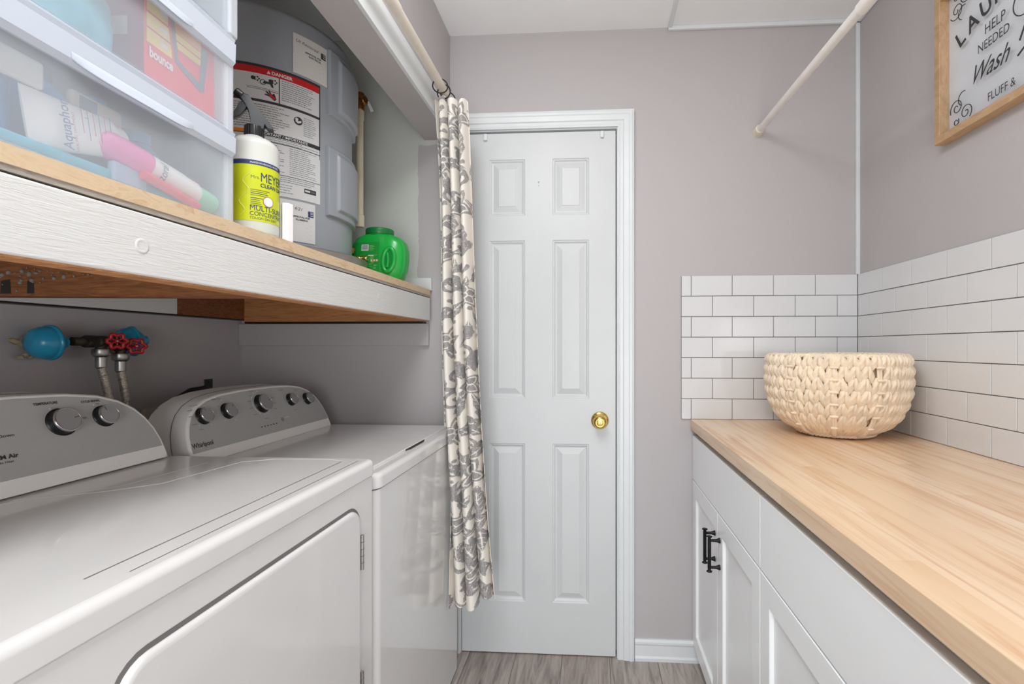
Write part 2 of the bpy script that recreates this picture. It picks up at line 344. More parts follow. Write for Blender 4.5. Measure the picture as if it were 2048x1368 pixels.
# ------------------------------------------------------------ door
CW = 0.062
def casing():
    m = MB(); x0, x1, zt = DX0 - 0.004, DX1 + 0.004, DZ1 + 0.004
    prof = [(0, 0), (0, 0.010), (0.006, 0.012), (0.010, 0.0105), (0.020, 0.0105), (0.024, 0.0145), (0.042, 0.016), (0.046, 0.0185), (0.054, 0.019), (0.058, 0.0165), (0.0605, 0.018), (CW, 0.017), (CW, 0)]
    rings = []
    for (cx, cz, dx, dz) in ((x0, 0, -1, 0), (x0, zt, -1, 1), (x1, zt, 1, 1), (x1, 0, 1, 0)):
        rings.append([(cx + a * dx, YB - b, cz + a * dz) for a, b in prof])
    m.sweep(rings, 0, False); return m
cs = casing().build('trim_6', M['white_trim'], wn=True); struct(cs)
jm = MB().box(DX0 - 0.012, DX0 - 0.002, YB, YB + 0.1, 0, DZ1).box(DX1 + 0.001, DX1 + 0.006, YB, YB + 0.1, 0, DZ1).box(DX0 - 0.012, DX1 + 0.006, YB, YB + 0.1, DZ1 - 0.0, DZ1 + 0.006).box(DX0 - 0.01, DX1 + 0.004, YB + 0.05, YB + 0.1, 0, DZ1)
struct(jm.build('trim_7', M['white_trim']))
door = bpy.data.objects.new('door_1', None); COL.objects.link(door); door.location = (-0.215, YB + 0.02, 0.004); ORG['door_1'] = Vector(door.location); struct(door)
yd = YB + 0.002
def door_slab():
    m = MB(); x0, x1, z0, z1 = DX0, DX1 - 0.004, 0.004, DZ1 - 0.008
    cols = [(-0.409, -0.267), (-0.160, -0.018)]; rows = [(0.204, 0.821), (0.998, 1.613), (1.710, 1.930)]
    xs = [x0] + [a for c in cols for a in c] + [x1]; zs = [z0] + [a for r in rows for a in r] + [z1]
    for i in range(len(xs) - 1):
        for j in range(len(zs) - 1):
            if i % 2 == 1 and j % 2 == 1: continue
            m.add([(xs[i], yd, zs[j]), (xs[i + 1], yd, zs[j]), (xs[i + 1], yd, zs[j + 1]), (xs[i], yd, zs[j + 1])], [(0, 1, 2, 3)])
    for a, b in cols:
        for c, d in rows:
            prof = [(0, 0), (0.003, 0.003), (0.006, 0.003), (0.011, 0.0075), (0.016, 0.0085), (0.030, 0.0035), (0.036, 0.002), (0.038, 0.0005)]
            if d - c > 0.5: prof = [(0, 0), (0.003, 0.003), (0.006, 0.003), (0.012, 0.009), (0.016, 0.0095), (0.036, 0.002), (0.038, 0.001)]
            rings = [[(a + i, yd + o, c + i), (b - i, yd + o, c + i), (b - i, yd + o, d - i), (a + i, yd + o, d - i)] for i, o in prof]
            m.sweep(rings, 0, False, False); r = rings[-1]; m.add(r, [(0, 1, 2, 3)])
    m.add([(x0, yd, z0), (x1, yd, z0), (x1, yd, z1), (x0, yd, z1), (x0, yd + .035, z0), (x1, yd + .035, z0), (x1, yd + .035, z1), (x0, yd + .035, z1)],
          [(0, 4, 5, 1), (1, 5, 6, 2), (2, 6, 7, 3), (3, 7, 4, 0), (4, 7, 6, 5)]); return m
door_slab().build('door_slab', M['door'], door)
kx, kz = 0.024, 0.914
k0 = MB().lathe([(0.034, -0.001), (0.034, 0.003), (0.031, 0.007), (0.024, 0.009), (0.012, 0.011)], (kx, yd, kz), (0, -1, 0), 40).build('knob_rose', M['gold'], door)
k1 = MB().lathe([(0.012, 0.010), (0.012, 0.024), (0.018, 0.028), (0.025, 0.036), (0.0265, 0.046), (0.024, 0.055), (0.017, 0.060), (0.0165, 0.058), (0.0135, 0.058), (0.0135, 0.059), (0.002, 0.0595)], (kx, yd, kz), (0, -1, 0), 40).build('doorknob', M['gold'], door)
MB().box(kx - 0.0012, kx + 0.0012, yd - 0.0605, yd - 0.0590, kz - 0.006, kz + 0.006).build('keyhole', M['dark_line'], k1)
MB().tube([(-0.2135, yd - .0005, 1.835 + .004), (-0.2105, yd - .0007, 1.8405), (-0.2165, yd - .0005, 1.8405), (-0.2135, yd - .0005, 1.835)], 0.0008, 6).cyl((-0.2135, yd, 1.826), (-0.2135, yd - .001, 1.826), 0.0014, seg=8).build('nail_holes', M['ink_grey'], door)
def over_hook(x, label):
    m = MB(); y = yd - 0.001
    m.rbox(x - 0.0075, x + 0.0075, y - 0.007, y - 0.0002, 2.004, 2.031, 0.003)
    m.rbox(x - 0.0075, x + 0.0075, y - 0.009, y - 0.003, 2.004, 2.010, 0.0025)
    return tag(m.build('over_door_hook', M['white_trim']), label, 'hook', 'hooks on top of the door')
over_hook(-0.423, 'small white hook over the door top, beside the curtain')
over_hook(0.032, 'small white hook over the door top, at the corner above the brass knob')

# ------------------------------------------------------------ subway tile
T = 0.154 * 0.992; R = (1.469 - 0.923) / 7; G = 0.0022; ZB = 0.923
def tiles(name, x_of, n0, n1, label, phase, side):
    m = MB()
    if side == 'back': m.box(n0, n1 , YB - 0.0035, YB - .0005, ZB, ZB + 7 * R - 0.001, 1)
    else: m.box(XR - 0.0035, XR - .0005, n0, n1 - 0.008, ZB, ZB + 7 * R - 0.001, 1)
    rnd = random.Random(5)
    for r in range(7):
        z0 = ZB + r * R + G / 2; z1 = ZB + (r + 1) * R - G / 2
        edge = [0.0]; p = T if (6 - r) % 2 == phase else T * 0.48
        L = n1 - n0
        while p < L - 0.004: edge.append(p); p += T
        edge.append(L)
        for a, b in zip(edge[:-1], edge[1:]):
            j = rnd.uniform(-.0003, .0003)
            if side == 'back': m.rbox(n1 - b + G / 2, n1 - a - G / 2, YB - 0.008 + j, YB - 0.002, z0, z1, 0.0012, 2)
            else: m.rbox(XR - 0.008 + j, XR - 0.002, n1 - b + G / 2, n1 - a - G / 2, z0, z1, 0.0012, 2)
    return tag(m.build(name, [M['tile'], M['grout']]), label, 'wall tiles')
tiles('tile_backsplash', None, 0.333, XR - 0.008, 'white subway tile backsplash on the back wall beside the door', 0, 'back')
tiles('tile_backsplash', None, -0.39, YB - 0.008, 'long white subway tile backsplash on the right wall under the framed sign', 0, 'right')
# ------------------------------------------------------------ worktop and cabinets
ct = MB().rbox(0.368, XR - 0.001, -0.39, YB - 0.001, 0.885, 0.923, 0.002).build('butcher_block_worktop', M['butcher'])
tag(ct, 'long maple butcher block worktop on the white base cabinets', 'worktop')
XF = 0.376
def shaker(m, y0, y1, z0, z1, fr=0.058):
    x0 = XF; t = 0.019
    def fy(i, o): return [(x0 + o, y0 + i, z0 + i), (x0 + o, y1 - i, z0 + i), (x0 + o, y1 - i, z1 - i), (x0 + o, y0 + i, z1 - i)]
    e = 0.0015
    m.sweep([fy(0, t), fy(0, e), fy(e, 0), fy(fr - .002, 0), fy(fr, 0.002), fy(fr + .0015, 0.009)], 0, False, True)
def pull(m, y, z0, z1):
    xb = XF - 0.031
    m.lathe([(0.003, -0.006), (0.0085, -0.0055), (0.009, -0.003), (0.005, -0.001), (0.0045, 0.003), (0.0055, 0.0035), (0.0055, z1 - z0 - .0035), (0.0045, z1 - z0 - .003), (0.005, z1 - z0 + 0.001), (0.009, z1 - z0 + .003), (0.0085, z1 - z0 + 0.0055), (0.003, z1 - z0 + .006)], (xb, y, z0), (0, 0, 1), 6)
    for z in (z0 + 0.008, z1 - 0.008):
        m.lathe([(0.0085, 0), (0.0075, 0.003), (0.0045, 0.012), (0.004, 0.031)], (XF + .0005, y, z), (-1, 0, 0), 12)
def cabinet(y0, y1, label, hand):
    c = thing('base_cabinet', label, 'cabinet', (0.68, (y0 + y1) / 2, 0), 'white base cabinets under the worktop')
    MB().box(0.3975, XR - 0.002, y0 + .001, y1 - .001, 0.085, 0.864).build('carcass', M['cab'], c)
    MB().box(0.45, 0.47, y0 + .001, y1 - .001, 0.0, 0.085).box(0.47, XR - .002, y0 + .001, y0 + .02, 0, .085).box(0.47, XR - .002, y1 - .02, y1 - .001, 0, .085).build('toe_kick', M['cab'], c)
    MB().box(0.41, XR - .003, y0 + .001, y1 - .001, 0.864, 0.885).build('gap_shade', M['dark_line'], c)  # dark filler colours in the shadow under the worktop
    MB().rbox(XF, XF + 0.019, y0 + .0015, y1 - .0015, 0.6965, 0.862, 0.0018).build('drawer_front', M['cab'], c)
    ym = (y0 + y1) / 2 + .004
    for a, b, yh in ((ym + .0015, y1 - .0015, ym + 0.03), (y0 + .0015, ym - .0015, ym - 0.03)):
        m = MB(); shaker(m, a, b, 0.07, 0.6925); d = m.build('door', M['cab'], c)
        if hand:
            h = MB(); pull(h, yh, 0.532, 0.628); plabel(h.build('handle', M['iron_black'], d), 'black bar pull with flared ends')
    return c
cabinet(1.131, YB - .003, 'white shaker base cabinet with two black bar pulls, against the back wall', True)
cabinet(0.371, 1.131, 'white shaker base cabinet nearer the camera, wide plain drawer front, no pulls in view', False)

# ------------------------------------------------------------ knitted rope basket
M['rope'] = pm('cotton_rope', (243, 226, 202), 0.85, var=0.10, vs=28, bump=0.5, bs=500)
M['rope_in'] = pm('rope_gaps', (222, 200, 168), 0.9, var=0.2, vs=60)
BC = Vector((0.766, 1.607, 0.9265)); BH = 0.247
PR = [(0, .108), (.06, .143), (.2, .176), (.4, .195), (.6, .204), (.8, .205), (1, .198)]
def br(t):
    for (a, ra), (b, rb) in zip(PR[:-1], PR[1:]):
        if t <= b: return ra + (rb - ra) * (t - a) / (b - a)
    return PR[-1][1]
def bs(th, t, off=0.0):
    r = br(t) + off - .006; return BC + Vector((math.cos(th) * r * .985, math.sin(th) * r * 1.03, .002 + t * BH))
def basket():
    root = thing('rope_basket', 'cream chunky knitted rope basket standing on the worktop in the tiled corner', 'basket', BC[:])
    sh = MB(); ts = [i / 14 for i in range(15)]
    rings = [[bs(2 * PI * j / 64, t, -0.010) for j in range(64)] for t in ts]; inn = [[bs(2 * PI * j / 64, t, -0.02) for j in range(64)] for t in ts]
    sh.sweep(rings + inn[::-1], 0, True, False); sh.add([p for p in rings[0]], [list(range(64))[::-1]], 0); sh.add([p + Vector((0, 0, .006)) for p in inn[0]], [list(range(64))], 0)
    sh.build('liner', M['rope_in'], root)
    m = MB(); rnd = random.Random(3); NC = 42; NR = 7; th0 = math.radians(-115.5); ribs = [th0 - .62, th0 - .02, th0 + .56]
    def strand(p0, p1, r, bend, seg=12, rings=13, tw=9.0):
        P0 = Vector(p0); P1 = Vector(p1); t = (P1 - P0).normalized(); nrm = bend.normalized(); b = t.cross(nrm).normalized(); rr = []
        for i in range(rings):
            s = i / (rings - 1); c = P0.lerp(P1, s) + bend * math.sin(PI * s)
            rad = r * (0.45 + 0.55 * math.sin(PI * min(1, max(0, s))) ** .6)
            rr.append([c + (nrm * math.cos(a) + b * math.sin(a)) * rad * (1 + .24 * math.cos(3 * (a) - tw * s)) for a in [2 * PI * j / seg for j in range(seg)]])
        m.sweep(rr, 0, True, True)
    for r in range(NR):
        t0 = r / NR; t1 = (r + 1) / NR
        for c in range(NC):
            th = 2 * PI * (c + .15 * (r % 2)) / NC + rnd.uniform(-.012, .012)
            if min(abs((th - x + PI) % (2 * PI) - PI) for x in ribs) < .024: continue
            d = 2 * PI / NC * .5
            for sgn in (-1, 1):
                a = bs(th + sgn * d * .95, t0 - .035 + .02 * (r == 0), -.003); b = bs(th + sgn * d * .12, min(1.0, t1 + .03), .001)
                out = Vector((math.cos(th), math.sin(th), 0)) * (.0055 + rnd.uniform(-.001, .001))
                strand(a, b, .0084 + rnd.uniform(-.0007, .0007), out)
    for x in ribs:
        m.tube([bs(x - .016, t, .003) for t in ts], .0046, 8); m.tube([bs(x + .016, t, .003) for t in ts], .0046, 8)
        for r in range(1, NR): m.tube([bs(x + a, r / NR, .010) for a in (-.055, -.028, 0, .028, .055)], [.003, .0035, .0038, .0035, .003], 8)
    m.build('knitted_side', M['rope'], root)
    rim = MB()
    for off, z in ((.0, 0.985), (-.012, 0.992)):
        pts = [bs(2 * PI * j / 180, z, off) for j in range(181)]
        for ph in range(3):
            rim.tube([p + Vector((math.cos(2 * PI * j / 180) * math.cos(j * .9 + ph * 2.1), math.sin(2 * PI * j / 180) * math.cos(j * .9 + ph * 2.1), math.sin(j * .9 + ph * 2.1))) * .0032 for j, p in enumerate(pts)], .0033, 6, 0, False)
    rim.build('rim', M['rope'], root); rim = MB()
    pts = [bs(2 * PI * j / 180, 0.01, .002) for j in range(181)]
    for ph in range(3):
        rim.tube([p + Vector((math.cos(2 * PI * j / 180) * math.cos(j * .7 + ph * 2.1), math.sin(2 * PI * j / 180) * math.cos(j * .7 + ph * 2.1), .6 + math.sin(j * .7 + ph * 2.1))) * .0035 for j, p in enumerate(pts)], .0038, 6, 0, False)
    rim.build('base_rope', M['rope'], root)
basket()

# ------------------------------------------------------------ hanging rod on the right
def rodpt(y): s = (YB - y) / 0.74; return Vector((0.619 + 0.022 * s, y, 2.011 - 0.004 * s))
hr = thing('hanging_rod', 'white clothes hanging rod running out from the back wall near the right corner', 'rod', rodpt(0.8)[:])
MB().tube([rodpt(YB - 0.001), rodpt(1.20)], .0125, 20).build('inner_tube', M['rod_white'], hr)
MB().tube([rodpt(1.21), rodpt(-0.5)], .0155, 20).build('outer_tube', M['rod_white'], hr)
plabel(MB().lathe([(0.0135, 0.030), (0.0175, 0.028), (0.0185, 0.012), (0.0175, 0.010), (0.0205, 0.008), (0.0205, 0.0)], (0.619, YB, 2.011), (0, -1, 0), 24).build('end_socket', M['rod'], hr), 'cream rubber end cup')
MB().rbox(0.60, 0.72, -0.53, -0.50, 1.99, 2.05, .003).box(0.655, 0.665, -0.53, -0.50, 2.03, ZT).build('near_bracket', M['rod_white'], hr)

# ------------------------------------------------------------ framed laundry sign
def sign():
    y1, y0, z0, z1 = 1.437, 0.945, 1.764, 2.177; xb = XR - 0.0005; xf = 0.957; fw = 0.021
    s = thing('framed_sign', 'wood framed laundry sign with black lettering on the right wall', 'sign', (0.975, (y0 + y1) / 2, z0))
    rings = []; prof = [(0, xb), (0, xf + .001), (.001, xf), (fw - .001, xf), (fw, xf + .001), (fw, xb)]
    for cy, cz, dy, dz in ((y1, z0, -1, 1), (y1, z1, -1, -1), (y0, z1, 1, -1), (y0, z0, 1, 1), (y1, z0, -1, 1)):
        rings.append([(x, cy + a * dy, cz + a * dz) for a, x in prof])
    MB().sweep(rings, 0, False, False).build('frame', M['frame_wood'], s, wn=True)
    MB().box(0.984, 0.9865, y0 + fw, y1 - fw, z0 + fw, z1 - fw).build('backing', M['sign_back'], s)
    MB().box(0.9745, 0.9755, y0 + fw, y1 - fw, z0 + fw, z1 - fw).build('glass_pane', M['pane'], s)
    x = 0.9735; m = MB()
    F = lambda yy, zz: (lambda u, v: (x, yy - u, zz + v))
    def arc(txt, yc, zc, rad, size, a0, da):
        for i, ch in enumerate(txt):
            a = a0 + i * da; cy, cz = rad * math.sin(a), rad * math.cos(a)
            m.text(ch, size, (lambda u, v, a=a, cy=cy, cz=cz: (x, yc - (cy + u * math.cos(a) + v * math.sin(a)), zc + cz - u * math.sin(a) + v * math.cos(a))), 0, 0, 'CENTER', .0012, .85)
    arc('LAUNDRY', 1.191, 1.655, 0.38, 0.062, -.44, .112)
    m.text('HELP', 0.036, F(1.281, 1.977), 0, squash=.78); m.text('NEEDED', 0.032, F(1.303, 1.941), 0, squash=.80)
    m.text('Wash', 0.064, F(1.330, 1.873), 0, .6, 'LEFT', .0002, .78); m.text('FLUFF &', 0.029, F(1.272, 1.806), 0, squash=.80)
    def spiral(yc, zc, r0, r1, a0, turns, flip=1, n=26, rad=.0011):
        m.tube([(x, yc - math.cos(a0 + flip * turns * 2 * PI * i / n) * (r0 + (r1 - r0) * i / n), zc + math.sin(a0 + flip * turns * 2 * PI * i / n) * (r0 + (r1 - r0) * i / n)) for i in range(n + 1)], rad, 6)
    spiral(1.165, 1.985, .032, .032, 0, 1, rad=.0013)
    m.tube([(x, 1.18, 1.90), (x, 1.165, 1.93), (x, 1.145, 1.945), (x, 1.12, 1.94), (x, 1.14, 1.92), (x, 1.165, 1.88), (x, 1.185, 1.868)], .002, 6)
    for (yc, sy) in ((1.380, 1), (1.002, -1)):
        for (zc, sz) in ((1.845, 1), (2.096, -1)):
            spiral(yc - sy * .006, zc - sz * .005, .003, .024, .4, 1.5 * 1, sy * sz)
            spiral(yc - sy * .038, zc - sz * .030, .003, .022, 2.2, 1.5, -sy * sz)
            spiral(yc - sy * .030, zc + sz * .012, .016, .019, 1.2, .5, sy)
            spiral(yc - sy * .004, zc - sz * .042, .004, .010, 0, 1.1, sy)
    m.build('lettering', M['ink'], s)
sign()
# ------------------------------------------------------------ laundry machines
def rr2(u0, u1, v0, v1, r, n=6):
    pts = []
    for cu, cv, a0 in ((u1 - r, v1 - r, 0), (u0 + r, v1 - r, PI / 2), (u0 + r, v0 + r, PI), (u1 - r, v0 + r, 1.5 * PI)):
        for i in range(n + 1):
            a = a0 + PI / 2 * i / n; pts.append((cu + r * math.cos(a), cv + r * math.sin(a)))
    return pts
def slab(m, x0, x1, y0, y1, z0, z1, rv, rt, mi=0, rb=0.0):
    rings = []
    def ring(i, z): return [(x, y, z) for x, y in rr2(x0 + i, x1 - i, y0 + i, y1 - i, max(rv - i, 0.001))]
    if rb: rings += [ring(rb * (1 - math.sin(a)), z0 + rb * (1 - math.cos(a))) for a in [PI / 2 * i / 3 for i in range(4)]]
    else: rings.append(ring(0, z0))
    rings += [ring(rt * (1 - math.cos(a)), z1 - rt * (1 - math.sin(a))) for a in [PI / 2 * i / 5 for i in range(6)]]
    return m.sweep(rings, mi, True, True)
OUT = [(1, 0), (1.0, .12), (.995, .25), (.975, .42), (.94, .57), (.885, .71), (.80, .83), (.68, .92), (.5, .975), (.25, 1.0), (0, 1.005)]
def smooth_out(n=60):
    full = OUT + [(-a, b) for a, b in OUT[-2::-1]]
    return full
def console(root, y0, y1, xf, z0, H, k, xb, knobs, prints, pname):
    yc, hw = (y0 + y1) / 2, (y1 - y0) / 2; nrm = Vector((1, 0, k)).normalized(); up = Vector((-k, 0, 1)).normalized(); sl = math.sqrt(1 + k * k)
    def P(dy, h, o=0.0): return Vector((xf, yc + dy, z0)) + Vector((-k * h, 0, h)) + nrm * o
    outl = smooth_out()
    def loop(i, o, kk=1.0): return [P(a * (hw - i), max(b * (H - i), 0) + (0 if b > 0 else 0), o) for a, b in outl]
    body = MB(); rings = []
    # back: straight at xb
    def back(e, x): return [(x, yc + a * (hw + e), z0 + b * (H + .002)) for a, b in outl]
    def lerp(A, B, t): return [tuple(Vector(p).lerp(Vector(q), t)) for p, q in zip(A, B)]
    F0 = loop(0.0, -0.004); Bk = back(-0.012, xb)
    rings = [Bk, lerp(Bk, F0, .30), lerp(Bk, F0, .62)]
    g = lerp(Bk, F0, .66); g = [(x, yc + (y - yc) * .992, z0 + (z - z0) * .99) for x, y, z in g]
    rings += [g, lerp(Bk, F0, .68), F0, loop(0.0025, 0.0), loop(0.006, 0.0015), loop(0.0085, 0.0005)]
    body.sweep(rings, 0, True, True)
    body.build('console_housing', M['appliance_plastic'], root)
    MB().tube(lerp(Bk, F0, .665), .0008, 6).build('housing_seam_shade', M['gap_grey'], root)  # grey bead paints the shade in the housing groove
    # grey fascia above a white foot strip
    hb = 0.026
    pts = [(a * (hw - .0085), b * (H - .0080)) for a, b in outl]
    pts = [p for p in pts if p[1] >= hb]
    aR = 1.0 * (hw - .0085)
    poly = [(aR * .997, hb)] + pts + [(-aR * .997, hb)]
    f = MB(); f.add([P(a, b, 0.0022) for a, b in poly], [list(range(len(poly)))]); f.add([P(a, b, -0.001) for a, b in poly] + [P(a, b, 0.0022) for a, b in poly], [(i, (i + 1) % len(poly), (i + 1) % len(poly) + len(poly), i + len(poly)) for i in range(len(poly))])
    f.build('control_panel', M['panel_grey'], root)
    for (ky, kz, r, d, ang) in knobs:
        d *= .72
        c = P(ky - yc, (kz - z0), 0.0022); m = MB()
        m.lathe([(r * 1.12, 0), (r * 1.10, .002), (r, .0025), (r * .97, d)], c, nrm, 36, 0)
        kb = m.build('knob', M['black'], root)
        MB().lathe([(r * .97, d - .001), (r * .99, d + .0015), (r * .95, d + .003), (r * .90, d + .0032), (r * .90, d + .0025)], c, nrm, 36, cap=False).build('knob_ring', M['chrome'], kb)
        cc = MB().lathe([(r * .90, d + .001), (r * .90, d + .0022)], c, nrm, 36)
        a = Vector((0, 1, 0)); b = up
        dr = a * math.sin(ang) + b * math.cos(ang); pr = nrm.cross(dr); q = c + nrm * (d + .0025)
        cc.add([q + dr * r * .45 + pr * .0007, q + dr * r * .86 + pr * .0007, q + dr * r * .86 - pr * .0007, q + dr * r * .45 - pr * .0007], [(0, 1, 2, 3)], 1)
        cc.build('knob_cap', [M['knob_face'], M['ink']], kb)
    m = MB()
    def T(y, z): return lambda u, v: P(y - yc + u, (z - z0) + v / sl, 0.0027)
    def dot(y, z, r, mi): c = P(y - yc, z - z0, .0026); m.lathe([(r, 0), (r, .0002)], c, nrm, 10, mi)
    def ring(y, z, r, a0, a1, mi):
        pts = [P(y - yc + r * math.sin(a), z - z0 + r * math.cos(a) / sl, .0025) for a in [a0 + (a1 - a0) * i / 30 for i in range(31)]]; m.tube(pts, .0005, 4, mi)
    prints(m, T, dot, ring)
    m.build('panel_print', [M['ink'], M['white_dot'], M['ink_grey'], M['black'], M['steel']], root)

DRY0, DRY1, DZ = 0.362, 1.088, 0.945
d = thing('dryer', 'white clothes dryer nearest the camera with a hinged front door', 'dryer', (-0.85, 0.725, 0))
slab(MB(), -1.20, -0.501, DRY0 + .002, DRY1 - .002, 0.004, 0.9075, 0.012, 0.002).build('cabinet_body', M['appliance'], d)
m = MB(); slab(m, -1.20, -0.497, DRY0, DRY1, 0.909, DZ, 0.018, 0.012, 0, .002)
m.build('top_panel', M['appliance'], d)
m = MB(); zt = DZ + .0003
for x0_, ya, yb_, w_ in ((-0.556, 0.50, 1.045, .0011), (-0.523, 0.52, 1.055, .0008)):
    m.add([(x0_ - w_, ya, zt), (x0_ + w_, ya, zt), (x0_ + w_, yb_, zt), (x0_ - w_, yb_, zt)], [(0, 1, 2, 3)])
m.build('top_seam', M['seam_line'], d)
m = MB()
m.tube([(-0.965, .70, zt - .001), (-.935, .76, zt - .001), (-.855, .805, zt - .001), (-.80, .86, zt - .001), (-.775, 1.03, zt - .001), (-.72, 1.06, zt - .001)], .0014, 8)
m.tube([(-0.96, .75, zt - .001), (-.91, .785, zt - .001), (-.86, .84, zt - .001), (-.845, 1.02, zt - .001)], .0012, 8)
m.tube([(-.72, 1.06, zt - .001), (-.60, 1.066, zt - .001), (-.56, 1.055, zt - .001)], .0012, 8)
m.build('top_ridge', M['appliance'], d)
# door on the front face
def yz_ring(i, x, y0=0.478, y1=1.012, z0=0.25, z1=0.858, r=.040): return [(x, a, b) for a, b in rr2(y0 + i, y1 - i, z0 + i, z1 - i, max(r - i, .002))]
m = MB(); m.sweep([yz_ring(-.007, -.5009), yz_ring(-.0065, -.5003), yz_ring(-.0005, -.5003)], 0, True, False); dd = m.build('door_gap_shade', M['gap_grey'], d)  # flat grey ring paints the shade of the recess around the door
m = MB(); m.sweep([yz_ring(0, -.5015), yz_ring(0, -.4985), yz_ring(.0015, -.4955), yz_ring(.005, -.494), yz_ring(.009, -.4937)], 0, True, True); door2 = m.build('door', M['appliance'], d)
for z0_, z1_ in ((0.722, 0.796), (0.43, 0.504)):
    m = MB(); m.cyl((-.4945, 1.0165, z0_), (-.4945, 1.0165, z1_), .0036, seg=12)
    for q in range(1, 5): zz = z0_ + (z1_ - z0_) * q / 5; m.cyl((-.4945, 1.0165, zz - .0008), (-.4945, 1.0165, zz + .0008), .0040, seg=12, m=1)
    m.box(-.4995, -.4975, 1.0125, 1.024, z0_ + .002, z1_ - .002)
    plabel(m.build('hinge', [M['steel'], M['ink_grey']], d), 'steel knuckle hinge')
def dry_print(m, T, dot, ring):
    m.text('TEMPERATURE', .0068, T(.834, 1.0895), 0, bold=.0002, width=.041); m.text('CYCLE SIGNAL', .0064, T(.916, 1.085), 0, bold=.0002, width=.038)
    m.text('Low', .006, T(.862, 1.079), 2); m.text('High', .006, T(.906, 1.055), 2); m.text('Off', .005, T(.943, 1.0785), 2)
    dot(.858, 1.081, .0013, 1); dot(.938, 1.079, .0013, 1)
    m.text('Hold Down', .0085, T(.744, 1.0425), 0, width=.046); m.text('AM Air', .0105, T(.752, 1.008), 0, bold=.0003, width=.034); m.text('No Heat', .006, T(.753, 1.001), 0, width=.024)
console(d, 0.402, 1.062, -0.972, 0.948, 0.165, 0.4, -1.13,
        [(.870, 1.0545, .0245, .018, 1.4), (.951, 1.0545, .0205, .016, -.35), (.62, 1.045, .030, .02, 0.2), (.50, 1.05, .0245, .018, 0)], dry_print, 'dryer')

WA0, WA1 = 1.098, 1.800
wsh = thing('washer', 'white top-loading washing machine standing between the dryer and the curtain', 'washing machine', (-0.85, 1.45, 0))
slab(MB(), -1.20, -0.503, WA0 + .002, WA1 - .002, 0.015, 0.863, 0.030, 0.002).build('cabinet_body', M['appliance'], wsh)
MB().box(-1.15, -.54, WA0 + .03, WA1 - .03, 0.0, 0.016).build('base_feet', M['black'], wsh)
m = MB(); slab(m, -1.20, -0.499, WA0, WA1, 0.8655, 0.902, 0.034, 0.012, 0, .003); m.build('top_panel', M['appliance'], wsh)
m = MB(); slab(m, -.985, -.535, WA0 + .018, WA1 - .022, 0.9015, 0.9075, 0.012, 0.004)
m.build('lid', M['appliance'], wsh)
MB().add([(-.5348, 1.36, .9022), (-.528, 1.385, .9022), (-.528, 1.49, .9022), (-.5348, 1.515, .9022), (-.5348, 1.515, .906), (-.5348, 1.36, .906)], [(0, 1, 2, 3), (0, 3, 4, 5)]).build('lid_grip_shade', M['dark_line'], wsh)  # flat dark sheets paint the shade of the grip recess
def wash_print(m, T, dot, ring):
    m.text('Whirlpool', .0175, T(1.147, .945), 0, bold=.0003, width=.066)
    for i in range(6): m.add([T(1.402 + i * .0135, .956)(0, 0), T(1.402 + i * .0135, .956)(.006, 0), T(1.402 + i * .0135, .956)(.006, .003), T(1.402 + i * .0135, .956)(0, .003)], [(0, 1, 2, 3)], 3)
    ring(1.44, 1.025, .037, -2.6, .1, 1); ring(1.44, 1.025, .037, 2.2, 3.2, 1)
    for a in (-2.5, -2.0, -1.5, -1.0, -.5, 0): dot(1.44 + .037 * math.sin(a), 1.025 + .037 * math.cos(a), .0016, 1)
    for a in (2.4, 2.9, 3.3): dot(1.44 + .037 * math.sin(a), 1.025 + .034 * math.cos(a), .0016, 1)
    for y0 in (1.212, 1.298):
        for a in (-2.4, -1.5, -.8, -.2, 2.6): dot(y0 + .031 * math.sin(a), 1.019 + .031 * math.cos(a), .0014, 1)
    m.text('Soil Level', .006, T(1.181, 1.045), 2, width=.026); m.text('Water Temp', .006, T(1.258, 1.053), 2, width=.032); m.text('Normal', .006, T(1.405, 1.062), 2, width=.02); m.text('Options', .006, T(1.540, 1.053), 2, width=.024); m.text('Fabric', .006, T(1.617, 1.047), 2, width=.022)
    for i, (yy, zz) in enumerate(((1.17, 1.035), (1.168, 1.02), (1.17, 1.0), (1.185, .985), (1.40, 1.05), (1.385, 1.035), (1.383, 1.015), (1.39, .995), (1.49, 1.035), (1.49, 1.018), (1.485, 1.0), (1.43, .978), (1.58, .985))):
        m.add([T(yy, zz)(0, 0), T(yy, zz)(.016, 0), T(yy, zz)(.016, .0012), T(yy, zz)(0, .0012)], [(0, 1, 2, 3)], 2)
    dot(1.507, .965, .0075, 4); m.add([T(1.52, .968)(0, 0), T(1.52, .968)(.022, 0), T(1.52, .968)(.022, .0015), T(1.52, .968)(0, .0015)], [(0, 1, 2, 3)], 1)
console(wsh, 1.136, 1.762, -0.975, 0.9075, 0.166, 0.4, -1.13,
        [(1.212, 1.017, .0205, .018, -.3), (1.298, 1.019, .0205, .018, .6), (1.440, 1.023, .0265, .02, 1.3), (1.583, 1.020, .0195, .018, .1), (1.672, 1.014, .0195, .018, .5)], wash_print, 'washer')

